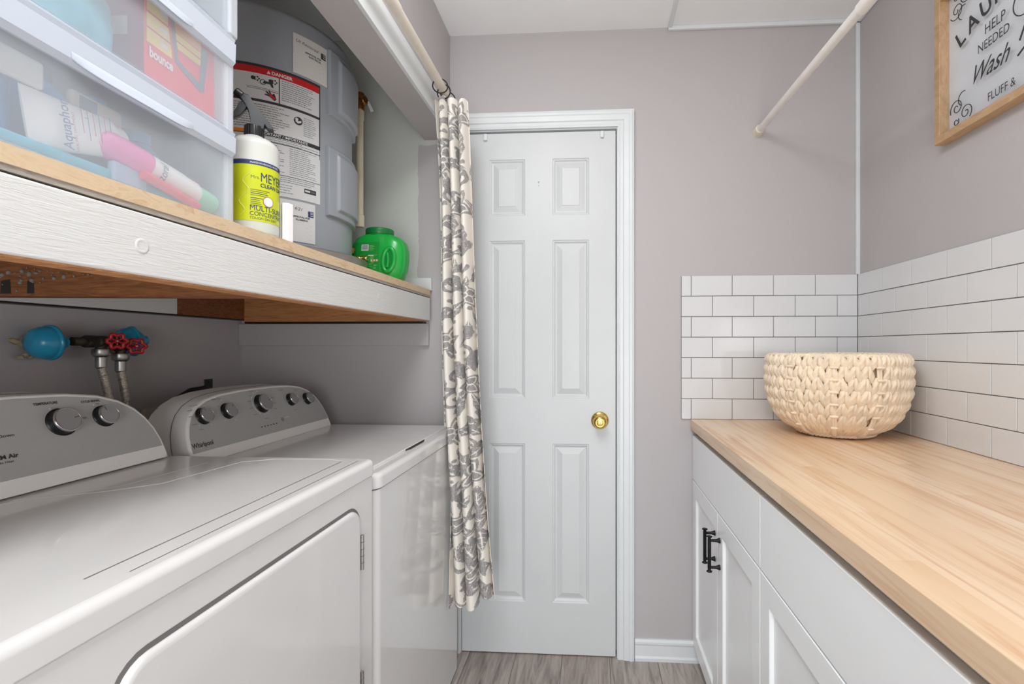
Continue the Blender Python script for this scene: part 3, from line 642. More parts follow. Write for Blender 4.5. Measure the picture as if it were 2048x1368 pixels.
# ------------------------------------------------------------ closet shelf
YE = 1.851
sf = thing('closet_shelf', 'plywood shelf with a rough white painted front board above the machines', 'shelf', (-1.0, 0.8, 1.30))
m = MB().box(XC + .001, -0.630, YC, YE, 1.3965, 1.418, 0).box(XC + .001, -0.6315, YC, YE, 1.389, 1.3965, 1)
m.build('deck', [M['ply'], M['ply_shade']], sf)
m = MB().rbox(-0.6685, -0.6305, YC, YE, 1.299, 1.3865, .003, 2, 0).box(-0.668, -0.6335, YC + .001, YE - .001, 1.2965, 1.2995, 1).box(-.670, -.6685, YC, YE, 1.299, 1.386, 1)
plabel(m.build('front_board', [M['board_white'], M['bare_wood']], sf), 'white painted rough front board')
MB().lathe([(.011, -.0005), (.0105, .0006), (.008, .0010), (.007, .0004), (.001, .0006)], (-.6305, .645, 1.340), (1, 0, 0), 20).build('painted_knot', M['board_white'], sf)
MB().lathe([(.009, -.0005), (.008, .0008), (.004, .0002)], (-.6305, 1.40, 1.345), (1, 0, 0), 16).build('painted_knot', M['board_white'], sf)
jo = MB(); jo.add([(XC + .03, .930, 1.305), (-.6705, .930, 1.2975), (-.6705, .930, 1.389), (XC + .03, .930, 1.389), (XC + .03, .968, 1.305), (-.6705, .968, 1.2975), (-.6705, .968, 1.389), (XC + .03, .968, 1.389)], [(0, 1, 2, 3), (0, 4, 5, 1), (4, 7, 6, 5)])
plabel(jo.build('joist', M['old_wood'], sf), 'brown stained bare joist')
fm = MB(); rnd = random.Random(11)
for i in range(46):
    cx, cz = -1.175 + rnd.gauss(0, .030), 1.342 + rnd.gauss(0, .012)
    if i > 30: cx, cz = -1.13 + rnd.uniform(-.03, .12), 1.350 + rnd.gauss(0, .008)
    r = rnd.uniform(.001, .0045 if i < 30 else .002)
    fm.lathe([(0.0002, -r), (r, -r * .3), (r * .8, r * .6), (.0002, r)], (cx, .929, cz), (0, -1, 0), 7, 0, (1, rnd.uniform(.6, 1.8)))
for (cx, w_) in ((-1.205, .012), (-1.150, .008)): fm.add([(cx - w_, .9295, 1.308), (cx + w_, .9295, 1.308), (cx + w_ * .8, .9295, 1.338), (cx - w_ * .9, .9295, 1.334)], [(0, 1, 2, 3)], 1)
fm.build('dried_foam', [pm('grey_foam', (128, 122, 116), .9, var=.2), M['black']], sf)
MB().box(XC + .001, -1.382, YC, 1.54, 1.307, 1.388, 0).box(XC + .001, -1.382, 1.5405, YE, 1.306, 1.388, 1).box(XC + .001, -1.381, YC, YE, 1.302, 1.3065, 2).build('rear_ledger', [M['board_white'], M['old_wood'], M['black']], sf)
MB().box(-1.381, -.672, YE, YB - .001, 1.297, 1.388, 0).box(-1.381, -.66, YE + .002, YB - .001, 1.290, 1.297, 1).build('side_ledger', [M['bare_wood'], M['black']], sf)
cl = MB().rbox(XC + .001, -0.6455, 1.871, YB - .0005, 1.203, 1.2895, .002); tag(cl.build('wall_cleat', M['mauve']), 'mauve painted board fixed to the closet end wall under the shelf', 'board')
wp = MB().rbox(-1.02, -0.634, 1.871, YB - .0005, 1.4185, 1.468, .002); tag(wp.build('wall_skirting_piece', M['white_trim']), 'short white skirting board on the shelf against the closet end wall, behind the green tub', 'board')

# ------------------------------------------------------------ water heater
HC = (-1.03, 1.48); HR = 0.247; ZS = 1.418
def hc(az, z, off=0.0):
    a = math.radians(az); return (HC[0] + (HR + off) * math.cos(a), HC[1] + (HR + off) * math.sin(a), z)
def patch(m, a0, a1, z0, z1, off, mi=0, n=None):
    n = n or max(2, int(abs(a1 - a0) / 3)); v = [hc(a0 + (a1 - a0) * i / n, z, off) for z in (z0, z1) for i in range(n + 1)]
    m.add(v, [(i, i + 1, n + 2 + i, n + 1 + i) for i in range(n)], mi, True)
wh = thing('water_heater', 'grey water heater tank standing in a metal pan on the closet shelf', 'water heater', (HC[0], HC[1], ZS + .004))
MB().lathe([(HR - .03, ZS + .004), (HR - .004, ZS + .006), (HR, ZS + .015), (HR, 2.118), (HR - .004, 2.13), (HR - .02, 2.136), (HR - .1, 2.150)], (HC[0], HC[1], 0), (0, 0, 1), 96).build('tank', M['tank'], wh)
def cover(name, a0, a1, z0, z1):
    m = MB(); na, nz = 90, 90; g = []
    ss = lambda t: max(0, min(1, t)) ** 2 * (3 - 2 * max(0, min(1, t)))
    for j in range(nz + 1):
        z = z0 + (z1 - z0) * j / nz
        for i in range(na + 1):
            a = a0 + (a1 - a0) * i / na; ea = min(a - a0, a1 - a) * PI / 180 * HR; ez = min((z - z0) / .9, z1 - z)
            e = ss(min(ea / .005, 1)) * ss(min(ez / .006, 1)); rid = ss((a - a0 - 8) / 1.6) * ss((a1 - a - 3) / 2) * ss((z - z0 - .020) / .010) * ss((z1 - z - .01) / .02)
            g.append(hc(a, z, -.002 + .013 * e + .008 * rid))
    m.add(g, [(j * (na + 1) + i, j * (na + 1) + i + 1, (j + 1) * (na + 1) + i + 1, (j + 1) * (na + 1) + i) for j in range(nz) for i in range(na)], 0, True)
    return m.build(name, M['tank'], wh)
cover('access_cover', -17, 34, 1.888, 2.090); cover('access_cover', -18.5, 32, 1.586, 1.800)
m = MB(); rnd = random.Random(4)
A1 = -22.5
patch(m, -100, A1, 1.615, 1.962, .0008, 0); patch(m, -100, A1, 1.956, 1.963, .0012, 1); patch(m, -100, A1 - .8, 1.938, 1.956, .0012, 2)
patch(m, A1 - .7, A1, 1.775, 1.962, .0013, 1); patch(m, A1 - .5, A1 - .2, 1.745, 1.775, .0013, 1)
patch(m, -100, A1, 1.862, 1.869, .0012, 1); patch(m, -48.6, -48.0, 1.869, 1.938, .0012, 1)
patch(m, -100, A1, 1.773, 1.784, .0012, 1); patch(m, -100, A1, 1.757, 1.759, .0012, 1); patch(m, -100, A1, 1.672, 1.6735, .0012, 1)
patch(m, -90, -66, 1.775, 1.784, .0015, 3)
HT = lambda az, z, o=.0016: (lambda u, v: hc(az + math.degrees(u / HR), z + v, o))
m.text('DANGER', .0125, HT(-52.6, 1.9425), 4, bold=.0004); m.text('IMPORTANT / IMPORTANTE', .0098, HT(-60, 1.7752), 4, bold=.0002)
tri = HT(-55.2, 1.9425); m.add([tri(0, 0), tri(.009, 0), tri(.0045, .009)], [(0, 1, 2)], 4)
def lines(a0, a1, z0, z1, step, h=.0016, mi=5, rag=.35):
    z = z1
    while z > z0:
        e = a1 - (a1 - a0) * rnd.random() * rag; a = a0
        while a < e:
            b = min(e, a + rnd.uniform(.8, 2.6)); patch(m, a, b, z - h, z, .0013, mi, 1); a = b + .35
        z -= step
lines(-47, -26, 1.878, 1.934, .0058); lines(-85, -42, 1.792, 1.855, .0062, rag=.2); lines(-34, -25, 1.795, 1.85, .0055, .0012)
lines(-60, -24, 1.760, 1.771, .005, .0012); lines(-60, -44, 1.68, 1.752, .0058, .0013); lines(-42.5, -25, 1.68, 1.752, .0055, .0012); lines(-56, -26, 1.655, 1.668, .0055, .0013); lines(-60, -38, 1.622, 1.648, .007, .0011)
# rounded maker's plate and the book symbol
patch(m, -33.5, -25.6, 1.637, 1.650, .0014, 1); patch(m, -33, -29.8, 1.641, 1.646, .0017, 0); patch(m, -29.3, -26.2, 1.6415, 1.6455, .0017, 5)
def disc(az, z, r, mi, o=.0015, n=24): m.add([hc(az + math.degrees(r * math.cos(t) / HR), z + r * math.sin(t), o) for t in [2 * PI * i / n for i in range(n)]], [list(range(n))], mi)
disc(-37.3, 1.836, .0115, 1); disc(-38.3, 1.840, .0042, 0, .0018); f = HT(-37.3, 1.836, .0018); m.add([f(-.008, -.003), f(-.001, -.0075), f(.008, -.003), f(.008, .003), f(0, 0), f(-.006, .003)], [(0, 1, 2, 3, 4, 5)], 0)
# tap and hand drawing
for az in (-62.5, -53.0):
    disc(az, 1.924, .0052, 1)
    for t in range(5): disc(az + 2.0 + 1.2 * math.cos(t * 1.26), 1.9235 + .005 * math.sin(t * 1.26), .0022, 1, .0016, 8)
disc(-57.2, 1.917, .0072, 1); disc(-57.2, 1.917, .0052, 0, .0018); f = HT(-57, 1.917, .002)
m.add([f(-.002, -.003), f(.015, -.002), f(.020, -.010), f(.024, -.010), f(.021, .003), f(.002, .004)], [(0, 1, 2, 3, 4, 5)], 1)
f = HT(-55, 1.880, .0016); m.add([f(.018, -.008), f(.006, .001), f(-.006, .004), f(-.004, .007), f(.003, .006), f(-.004, .013), f(-.001, .015), f(.006, .009), f(.003, .018), f(.006, .018), f(.011, .008), f(.016, .012), f(.018, .010), f(.022, -.002)], [list(range(14))], 1)
m.add([(Vector(f(a, b)) + Vector((.0004, -.0004, 0)))[:] for a, b in ((.018, -.006), (.008, .001), (.003, .005), (.006, .012), (.012, .005), (.020, .001))], [list(range(6))], 2)
for i, (a, b) in enumerate(((-6, .022), (-2, .0235), (3, .022))): m.text('~', .012, HT(-53 + i * 1.3, 1.892), 2)
for z_, a_ in ((1.900, -49.2), (1.896, -49.2)): patch(m, -66, a_, z_, z_ + .0008, .0013, 1)
m.build('danger_label', [M['label_white'], M['ink'], M['red_print'], M['orange_print'], M['white_dot'], M['ink_grey']], wh)
def slip(a0, a1, z0, z1, top, word1, word2):
    m = MB(); patch(m, a0, a1, z0, z1, .0018, 0)
    w_ = math.radians(a1 - a0) * HR; f = HT(a0, z0, .0022)
    m.text(top, .0125, lambda u, v: f(u + .006, v + (z1 - z0) - .022 - u * .08), 2, .35)
    m.text(word1, .0068, lambda u, v: f(u + w_ * .32, v + (z1 - z0) * .60), 1, bold=.0002); m.text(word2, .0068, lambda u, v: f(u + w_ * .42, v + (z1 - z0) * .53), 1, bold=.0002)
    for i in range(7):
        zz = (z1 - z0) * (.08 + .058 * i); m.add([f(.005, zz), f(w_ - .012 - .01 * (i % 2), zz), f(w_ - .012 - .01 * (i % 2), zz + .0006), f(.005, zz + .0006)], [(0, 1, 2, 3)], 3)
    # logo block
    u0 = w_ - .021; m.add([f(u0, .075), f(u0 + .016, .075), f(u0 + .016, .092), f(u0, .092)], [(0, 1, 2, 3)], 4)
    for zz in (.079, .084, .088): g = HT(a0, z0, .0025); m.add([g(u0 + .006, zz), g(u0 + .015, zz), g(u0 + .015, zz + .0015), g(u0 + .006, zz + .0015)], [(0, 1, 2, 3)], 0)
    return m
slip(-40.5, -17.2, 1.969, 2.081, 'Ut Restored', 'APPROVAL FOR', 'ELECTRICAL').build('inspection_slip', [M['paper'], M['ink'], M['ink_grey'], M['ink_light'], M['ink']], wh)
M['navy'] = pm('navy_print', (46, 58, 104), 0.5, var=.05)
plabel(slip(-48, -26.3, 1.495, 1.609, 'Rcvd 4/21', 'APPROVAL FOR', 'PLUMBING').build('inspection_slip', [M['label_white'], M['ink'], M['ink_grey'], M['ink_light'], M['navy']], wh), 'white approval slip near the tank foot')
# drain valve at the foot, towards the tub
dv = MB(); a = math.radians(30); p0 = Vector(hc(30, 1.497)); dr = Vector((math.cos(a) * .9, math.sin(a) * .2, 0)).normalized()
dv.lathe([(.012, 0), (.014, .004), (.008, .006), (.008, .018), (.011, .020), (.011, .028), (.008, .030), (.0085, .042), (.010, .043), (.010, .050), (.006, .051)], p0, dr, 20)
plabel(dv.build('drain_valve', M['gold'], wh), 'small brass drain tap')
MB().rbox(p0.x + .004, p0.x + .010, p0.y - .012, p0.y + .004, 1.512, 1.532, .002).build('copper_tag', M['brass'], wh)
pn = MB().lathe([(.05, .0), (.282, .0), (.286, .002), (.293, .055), (.297, .058), (.298, .055), (.296, .0545), (.288, .004), (.280, .0025), (.05, .0025)], (HC[0], HC[1], ZS + .0005), (0, 0, 1), 96, cap=True)
tag(pn.build('drain_pan', M['pan']), 'round shallow metal drain pan under the water heater', 'pan')
dp = thing('discharge_pipe', 'cream plastic discharge pipe with brass valve beside the water heater', 'pipe', (-.862, 1.752, 1.64))
px_, py_ = -.862, 1.752
plabel(MB().lathe([(.013, 2.068), (.018, 2.071), (.018, 2.088), (.021, 2.092), (.021, 2.122), (.017, 2.127), (.017, 2.133), (.008, 2.136)], (px_, py_, 0), (0, 0, 1), 8).cyl((px_ - .04, py_ - .12, 2.105), (px_, py_, 2.105), .012, seg=12).lathe([(.012, 0), (.018, .012), (.018, .024), (.012, .027)], (px_, py_, 2.105), (.9, -.2, 0), 16).build('relief_valve', M['brass'], dp), 'brass relief valve')
MB().cyl((px_, py_, 1.655), (px_, py_, 2.062), .0128, seg=24).build('pipe_run', M['cpvc'], dp)
MB().lathe([(.0145, 2.036), (.0152, 2.038), (.0152, 2.068), (.0132, 2.071), (.0132, 2.078)], (px_, py_, 0), (0, 0, 1), 24).build('coupling', M['cpvc'], dp)
MB().lathe([(.0148, 1.640), (.0160, 1.644), (.0160, 1.682), (.0150, 1.684), (.0118, 1.684)], (px_, py_, 0), (0, 0, 1), 24).build('end_cap', M['cpvc'], dp)
m = MB(); m.rbox(-.0012, .0012, -.0055, .0055, -.019, .019, .001, 2, 0, Matrix.Translation((px_ + .035, py_ + .008, 2.088)) @ Matrix.Rotation(-1.2, 4, 'Z') @ Matrix.Rotation(.42, 4, 'X'))
plabel(m.build('test_lever', M['label_white'], dp), 'flat white test lever')
# ------------------------------------------------------------ storage drawers and what is in them
ZD = 1.418
U = thing('plastic_drawer_unit', 'frosted plastic three drawer storage tower at the near end of the closet shelf', 'storage drawers', (-.641, .452, ZD))
UY0, UY1, UXF, UXB = .452, .866, -.641, -.985
UH = 2.04
m = MB().rbox(UXB, UXF - .004, UY1 - .005, UY1, ZD + .001, UH, .002).rbox(UXB, UXF - .004, UY0, UY0 + .005, ZD + .001, UH, .002).rbox(UXB, UXB + .005, UY0, UY1, ZD + .001, UH, .002).rbox(UXB, UXF - .004, UY0, UY1, UH - .004, UH, .002)
for z in (ZD + .001, 1.594, 1.7665): m.box(UXB, UXF - .006, UY0 + .005, UY1 - .005, z, z + .003)
for z in (1.594, 1.7665): m.rbox(UXF - .008, UXF - .002, UY0, UY1, z - .001, z + .005, .002)
m.rbox(UXF - .012, UXF - .001, UY1 - .020, UY1, ZD + .001, 1.762, .004).rbox(UXF - .012, UXF - .001, UY0, UY0 + .02, ZD + .001, 1.762, .004)
m.rbox(UXF - .012, UXF + .004, UY1 - .020, UY1 + .004, 1.768, UH, .004)
m.build('case', M['frost_body'], U)
for di, (z0, z1, zr) in enumerate(((1.423, 1.592, 1.550), (1.599, 1.764, 1.716), (1.772, 1.945, 1.90))):
    ya, yb = UY0 + .021, UY1 - .021; xf = UXF
    m = MB().rbox(xf - .004, xf - .001, ya, yb, z0, zr, .001)
    d_ = m.build('drawer', M['frost_front'], U)
    MB().box(UXB + .012, xf - .006, ya, ya + .002, z0 + .004, z1 - .02).box(UXB + .012, xf - .006, yb - .002, yb, z0 + .004, z1 - .02).box(UXB + .012, xf - .006, ya, yb, z0 + .002, z0 + .004).build('drawer_tray', M['frost_front'], d_)
    r = MB(); prof = [(-.006, zr - .002), (0, zr - .003), (.006, zr + .004), (.007, z1 - .010), (.004, z1 - .008), (.006, z1 - .002), (.002, z1), (-.006, z1)]
    r.sweep([[(xf + a, y, z) for a, z in prof] for y in (ya - .014, yb + .014)], 0, False)
    r.build('drawer_rail', M['frost_rail'], d_)
    yc = (ya + yb) / 2; g = MB(); n = 24; top = []; bot = []
    for i in range(n + 1):
        t = -1 + 2 * i / n; drop = .009 * max(0, 1 - abs(t) ** 5); y = yc + t * .098
        top.append((xf + .007, y, zr + .012)); bot.append((xf + .007 + .006 * max(0, 1 - t ** 4), y, zr + .004 - drop))
    v = top + bot + [(a - .003, b, c) for a, b, c in top] + [(a - .003, b, c) for a, b, c in bot]; k = n + 1
    g.add(v, [(i, i + 1, k + i + 1, k + i) for i in range(n)] + [(2 * k + i + 1, 2 * k + i, 3 * k + i, 3 * k + i + 1) for i in range(n)] + [(k + i, k + i + 1, 3 * k + i + 1, 3 * k + i) for i in range(n)], 0, True)
    g.build('pull_lip', M['frost_rail'], d_)
UA = 0.055
U.rotation_euler = (0, 0, UA)
def ux(x, y):      # a point given in the tower's own frame, turned with it
    dx, dy = x + .641, y - .452; return (-.641 + dx * math.cos(UA) - dy * math.sin(UA), .452 + dx * math.sin(UA) + dy * math.cos(UA))
def turned(o, loc0=None):
    x, y = ux(o.location.x, o.location.y); o.location.x = x; o.location.y = y; o.rotation_euler = (0, 0, UA); return o
# squeeze tube (lower drawer)
def loft(m, axis, rows, mi=0, seg=20):
    """rows: (s along axis in m, half width across, half thickness toward the room)"""
    a0, a1 = Vector(axis[0]), Vector(axis[1]); t = (a1 - a0).normalized(); nrm = Vector((1, 0, 0)); w_ = nrm.cross(t).normalized(); rings = []
    for s, hw_, th in rows: rings.append([a0 + t * s + w_ * hw_ * math.cos(2 * PI * j / seg) + nrm * th * math.sin(2 * PI * j / seg) for j in range(seg)])
    m.sweep(rings, mi, True, True); return a0, t, w_, nrm
ZB1 = 1.430
M['tube_white'] = pm('tube_white_plastic', (238, 236, 236), .35, var=.01)
tb = thing('squeeze_tube', 'white squeeze tube with blue lettering lying in the lower frosted drawer', 'tube', (-.68, .60, ZB1))
m = MB(); ax0, ax1 = (-.676, .545, 1.476), (-.676, .672, 1.497)
a0, tt, ww, nn = loft(m, (ax0, ax1), [(0, .037, .0015), (.004, .037, .002), (.03, .0345, .009), (.07, .030, .014), (.105, .027, .016), (.112, .025, .015)])
m.build('tube_body', M['tube_white'], tb)
m = MB(); loft(m, (ax0, ax1), [(.112, .019, .014), (.128, .019, .014), (.130, .017, .012)]); m.build('tube_cap', M['tube_white'], tb)
m = MB()
def on_tube(s, w_, o=.0165): return a0 + tt * s - ww * w_ + nn * o
m.text('Aquaphor', .0185, lambda u, v: on_tube(.040 - v, .031 - u, .0165), 0, bold=.0002, width=.060)
m.text('HEALING OINTMENT', .0052, lambda u, v: on_tube(.047 - v, .032 - u, .0168), 1); m.text('1', .009, lambda u, v: on_tube(.066 - v, -.012 - u, .017), 0)
for i in range(6): q = .056 + i * .008; m.add([on_tube(q, -.024, .0172), on_tube(q + .0011, -.024, .0172), on_tube(q + .0011, .006 + .008 * (i % 2), .0172), on_tube(q, .006 + .008 * (i % 2), .0172)], [(0, 1, 2, 3)], 0 if i % 2 else 1)
m.build('tube_print', [pm('blue_print', (66, 96, 150), .5, var=.05), pm('dusty_red_print', (176, 70, 84), .5, var=.05)], tb)
turned(tb)
bt = thing('shampoo_bottle', 'bottle with a pink cap and mint end leaning in the lower frosted drawer', 'bottle', (-.67, .75, ZB1))
A0, A1_ = Vector((-.671, .640, 1.484)), Vector((-.671, .870, 1.452)); t_ = (A1_ - A0).normalized()
M['pink'] = pm('pink_cap_plastic', (236, 120, 184), .25, var=.03); M['mint'] = pm('mint_plastic', (150, 214, 184), .3, var=.05)
MB().lathe([(.003, -.014), (.012, -.012), (.017, -.005), (.0195, .006), (.021, .03), (.022, .055), (.022, .062)], A0, t_, 28).build('bottle_cap', M['pink'], bt)
MB().lathe([(.0205, .063), (.021, .066), (.0215, .11), (.021, .155), (.018, .163)], A0, t_, 28).build('bottle_body', M['tube_white'], bt)
MB().lathe([(.0165, .163), (.0185, .168), (.0185, .2), (.0165, .206), (.012, .208)], A0, t_, 28).build('bottle_end', M['mint'], bt)
m = MB(); sid = Vector((1, 0, 0)).cross(t_).normalized()
if sid.z < 0: sid = -sid
def on_b(u, v): 
    ph = v / .0222; return A0 + t_ * u + (Vector((1, 0, 0)) * math.cos(ph) + sid * math.sin(ph)) * .0222
m.text('Nizoral', .020, lambda u, v: on_b(.086 - v, -.030 + u), 0, .1, width=.040)
for i in range(5): m.add([on_b(.126 + i * .0065, -.018), on_b(.131 + i * .0065, -.018), on_b(.131 + i * .0065, .016), on_b(.126 + i * .0065, .016)], [(0, 1, 2, 3)], 1 if i < 3 else 2)
m.build('bottle_print', [pm('slate_print', (96, 116, 140), .5, var=.05), pm('sage_print', (120, 160, 130), .5, var=.1), M['pink']], bt)
turned(bt)
tag(turned(MB().cyl((-.655, .685, 1.455), (-.655, .79, 1.438), .0075, seg=16).build('red_stick_tube', pm('coral_plastic', (226, 66, 90), .3, var=.04))), 'thin coral red tube under the pink capped bottle in the lower drawer', 'tube')
tag(turned(MB().rbox(-.672, -.660, .645, .70, 1.432, 1.462, .004).build('blister_pack', pm('pale_blue_card', (160, 180, 206), .5, var=.05))), 'pale blue pack under the pink cap in the lower drawer', 'pack')
def bottle(name, y, x, r, z1, col, label, capcol=None):
    b = thing(name, label, 'bottle', (x, y, ZB1), 'bottles at the back of the lower drawer')
    MB().lathe([(r * .9, ZB1), (r, ZB1 + .004), (r, z1 - .02), (r * .6, z1 - .005), (r * .5, z1)], (x, y, 0), (0, 0, 1), 24).build('bottle_body', pm('%s_plastic' % name, col, .35, var=.08, vs=25), b)
    MB().lathe([(r * .55, z1), (r * .55, z1 + .018), (r * .4, z1 + .019)], (x, y, 0), (0, 0, 1), 20).build('bottle_cap', pm('%s_cap' % name, capcol or col, .4, var=.05), b)
    turned(b)
bottle('lotion_bottle', .52, -.718, .036, 1.535, (40, 112, 180), 'dark blue bottle behind the squeeze tube in the lower drawer')
bottle('lotion_bottle', .600, -.728, .036, 1.55, (70, 140, 200), 'slate blue bottle in the middle of the lower drawer', (80, 96, 120))
bottle('lotion_bottle', .68, -.730, .034, 1.545, (96, 150, 200), 'grey blue bottle above the pink cap in the lower drawer')
bottle('lotion_bottle', .76, -.728, .03, 1.53, (120, 176, 210), 'pale grey blue bottle near the far side of the lower drawer')
bottle('lotion_bottle', .485, -.702, .018, 1.475, (90, 170, 130), 'small green bottle at the near side of the lower drawer', (90, 150, 130))
tag(turned(MB().rbox(-.680, -.664, .49, .80, 1.4305, 1.449, .006).build('cloth_pouch', pm('teal_cloth', (60, 164, 190), .8, var=.2, vs=30))), 'teal cloth pouch lying flat on the bottom of the lower drawer', 'pouch')
cp = MB(); cp.rbox(-.682, -.672, .497, .566, 1.515, 1.549, .004); tag(turned(cp.build('folded_leaflet', M['paper'])), 'folded white printed leaflet standing at the near top of the lower drawer', 'leaflet')
cp = MB(); cp.rbox(-.700, -.689, .615, .690, 1.519, 1.547, .004).rbox(-.690, -.688, .625, .65, 1.524, 1.542, .002, 2, 1); tag(turned(cp.build('soap_packet', [pm('beige_wrap', (190, 176, 160), .6, var=.08), M['navy']])), 'beige wrapped soap packet above the squeeze tube in the lower drawer', 'packet')
# upper drawer
ZB2 = 1.605
bx = thing('dryer_sheet_box', 'red and yellow dryer sheet box with white lettering in the middle frosted drawer', 'box', (-.72, .78, ZB2))
X0b, X1b, Y0b, Y1b = -.775, -.664, .700, .846
M['box_red'] = pm('box_red_card', (228, 46, 66), .45, var=.03); M['box_yel'] = pm('box_yellow_card', (240, 214, 84), .5, var=.05); M['box_pur'] = pm('box_maroon_card', (150, 60, 92), .5, var=.06)
MB().rbox(X0b, X1b, Y0b, Y1b, ZB2, 1.742, .002).build('carton', M['box_red'], bx)
m = MB(); xo = X1b + .0006
def q(y0, z0, y1, z1, y2, z2, y3, z3, mi, o=0): m.add([(xo + o, y0, z0), (xo + o, y1, z1), (xo + o, y2, z2), (xo + o, y3, z3)], [(0, 1, 2, 3)], mi)
q(.702, 1.712, .742, 1.712, .740, 1.735, .702, 1.735, 0); q(.702, 1.688, .746, 1.688, .743, 1.709, .702, 1.709, 0); q(.702, 1.664, .750, 1.664, .747, 1.685, .702, 1.685, 0)
q(.757, 1.712, .812, 1.712, .812, 1.740, .750, 1.740, 3); q(.757, 1.700, .812, 1.700, .812, 1.711, .754, 1.711, 0); q(.761, 1.687, .812, 1.687, .812, 1.698, .758, 1.698, 0)
q(.745, 1.738, .753, 1.738, .762, 1.665, .756, 1.662, 2, .0003); q(.756, 1.662, .762, 1.669, .812, 1.655, .814, 1.640, 2, .0003); q(.812, 1.725, .828, 1.718, .818, 1.642, .809, 1.655, 2, .0003)
m.text('bounce', .021, lambda u, v: (xo + .0006, .706 + u * .72, 1.644 + v), 1, bold=.0008)
for z in (1.722, 1.697, 1.673): m.text('ooo', .010, lambda u, v: (xo + .0005, .722 + u, z + v), 1, bold=.001) if False else m.add([(xo + .0004, .726, z - .002), (xo + .0004, .741, z - .002), (xo + .0004, .741, z + .005), (xo + .0004, .726, z + .005)], [(0, 1, 2, 3)], 1)
m.add([(X0b, Y0b - .0006, ZB2 + .002), (X1b - .002, Y0b - .0006, ZB2 + .002), (X1b - .002, Y0b - .0006, 1.74), (X0b, Y0b - .0006, 1.74)], [(0, 1, 2, 3)], 4)
m.add([(-.73, Y0b - .0012, 1.672), (-.69, Y0b - .0012, 1.672), (-.69, Y0b - .0012, 1.70), (-.73, Y0b - .0012, 1.70)], [(0, 1, 2, 3)], 5)
m.build('carton_print', [M['box_yel'], M['white_dot'], pm('grey_tear_strip', (96, 106, 124), .5, var=.05), pm('box_orange', (240, 170, 60), .5, var=.1), M['box_pur'], pm('barcode_grey', (196, 190, 188), .6, var=.1)], bx)
turned(bx)
def pouch(name, x, y0, y1, z1, col, label, cat, th=.02, col2=None):
    m = MB(); n = 14; rings = []
    for i in range(n + 1):
        t = i / n; y = y0 + (y1 - y0) * t; e = math.sin(PI * min(1, max(0, t))) ** .5
        rings.append([(x + th * (e + .08) * math.cos(a) * (1 + .1 * math.sin(5 * a + 3 * t)), y, ZB2 + .002 + (z1 - ZB2) * .5 * (1 - .15 * (1 - e)) * (1 + math.sin(a))) for a in [2 * PI * j / 18 for j in range(18)]])
    m.sweep(rings, 0, True, True); return tag(turned(m.build(name, pm(name + '_film', col, .35, var=.18, vs=22))), label, cat)
pouch('wipes_pouch', -.69, .545, .672, 1.70, (110, 184, 204), 'teal plastic pouch in the middle drawer beside the red box', 'pouch')
pouch('cleaning_cloth', -.745, .56, .70, 1.745, (232, 176, 120), 'orange cloth behind the teal pouch in the middle drawer', 'cloth')
pouch('sponge_bag', -.775, .48, .552, 1.74, (150, 186, 210), 'pale blue bag at the near end of the middle drawer', 'bag', .03)

# ------------------------------------------------------------ spray bottle, white tube, green tub
sx, sy = -.690, .953; SR = .0445
sp = thing('spray_bottle', 'lime labelled spray bottle with black trigger on the shelf beside the frosted drawers', 'spray bottle', (sx, sy, ZD))
MB().lathe([(SR - .006, ZD), (SR - .001, ZD + .004), (SR, ZD + .01), (SR, 1.600), (SR - .003, 1.609), (SR - .012, 1.617), (.020, 1.622), (.016, 1.626), (.016, 1.634)], (sx, sy, 0), (0, 0, 1), 48).build('bottle_body', M['bottle_clear'], sp)
MB().lathe([(SR - .008, ZD + .002), (SR - .002, ZD + .004), (SR - .0015, ZD + .024), (.001, ZD + .024)], (sx, sy, 0), (0, 0, 1), 32).build('liquid', pm('teal_cleaning_liquid', (70, 170, 150), .2, var=.05), sp)
def bc(az, z, o=0.0): a = math.radians(az); return (sx + (SR + .0004 + o) * math.cos(a), sy + (SR + .0004 + o) * math.sin(a), z)
m = MB()
def bpatch(a0, a1, z0, z1, o, mi, n=None):
    n = n or max(2, int(abs(a1 - a0) / 6)); v = [bc(a0 + (a1 - a0) * i / n, z, o) for z in (z0, z1) for i in range(n + 1)]
    m.add(v, [(i, i + 1, n + 2 + i, n + 1 + i) for i in range(n)], mi, True)
bpatch(-170, 60, 1.446, 1.558, 0, 0); bpatch(-170, 60, 1.556, 1.565, .0002, 1)
BT = lambda az, z, o=.0005: (lambda u, v: bc(az + math.degrees(u / SR), z + v, o))
m.text("HARDWORKING HOMES", .0050, BT(-63, 1.5585), 2); m.text("Mrs.", .009, BT(-62, 1.529), 3); m.text("MEYER'S", .0255, BT(-41, 1.525), 1, bold=0, squash=.68)
m.text('CLEAN DAY', .0105, BT(-41, 1.514), 1, bold=.0002, squash=.95); m.text('MULTI-SURFACE', .0150, BT(-64, 1.4665), 1, bold=0, squash=.85); m.text('CONCENTRATE', .0115, BT(-64, 1.4565), 1, squash=.9); m.text('TOUGH ON DIRT', .0065, BT(-64, 1.4495), 1)
for i in range(9):
    zz = 1.5065 - i * .0036 - (.002 if i > 3 else 0); bpatch(-62, -62 + (44 if i < 4 else 28) - (i * 7) % 9, zz, zz + .0013, .0004, 1 if i in (2, 4) else 3, 6)
for i in range(12): zz = 0; bpatch(-128 + i * 2.6, -127.4 + i * 2.6, 1.452, 1.548, .0003, 4, 1) if i % 2 == 0 else None
c0 = BT(-22, 1.487, .0006); m.add([c0(.0105 * math.cos(t), .0105 * math.sin(t)) for t in [2 * PI * i / 24 for i in range(24)]], [list(range(24))], 5)
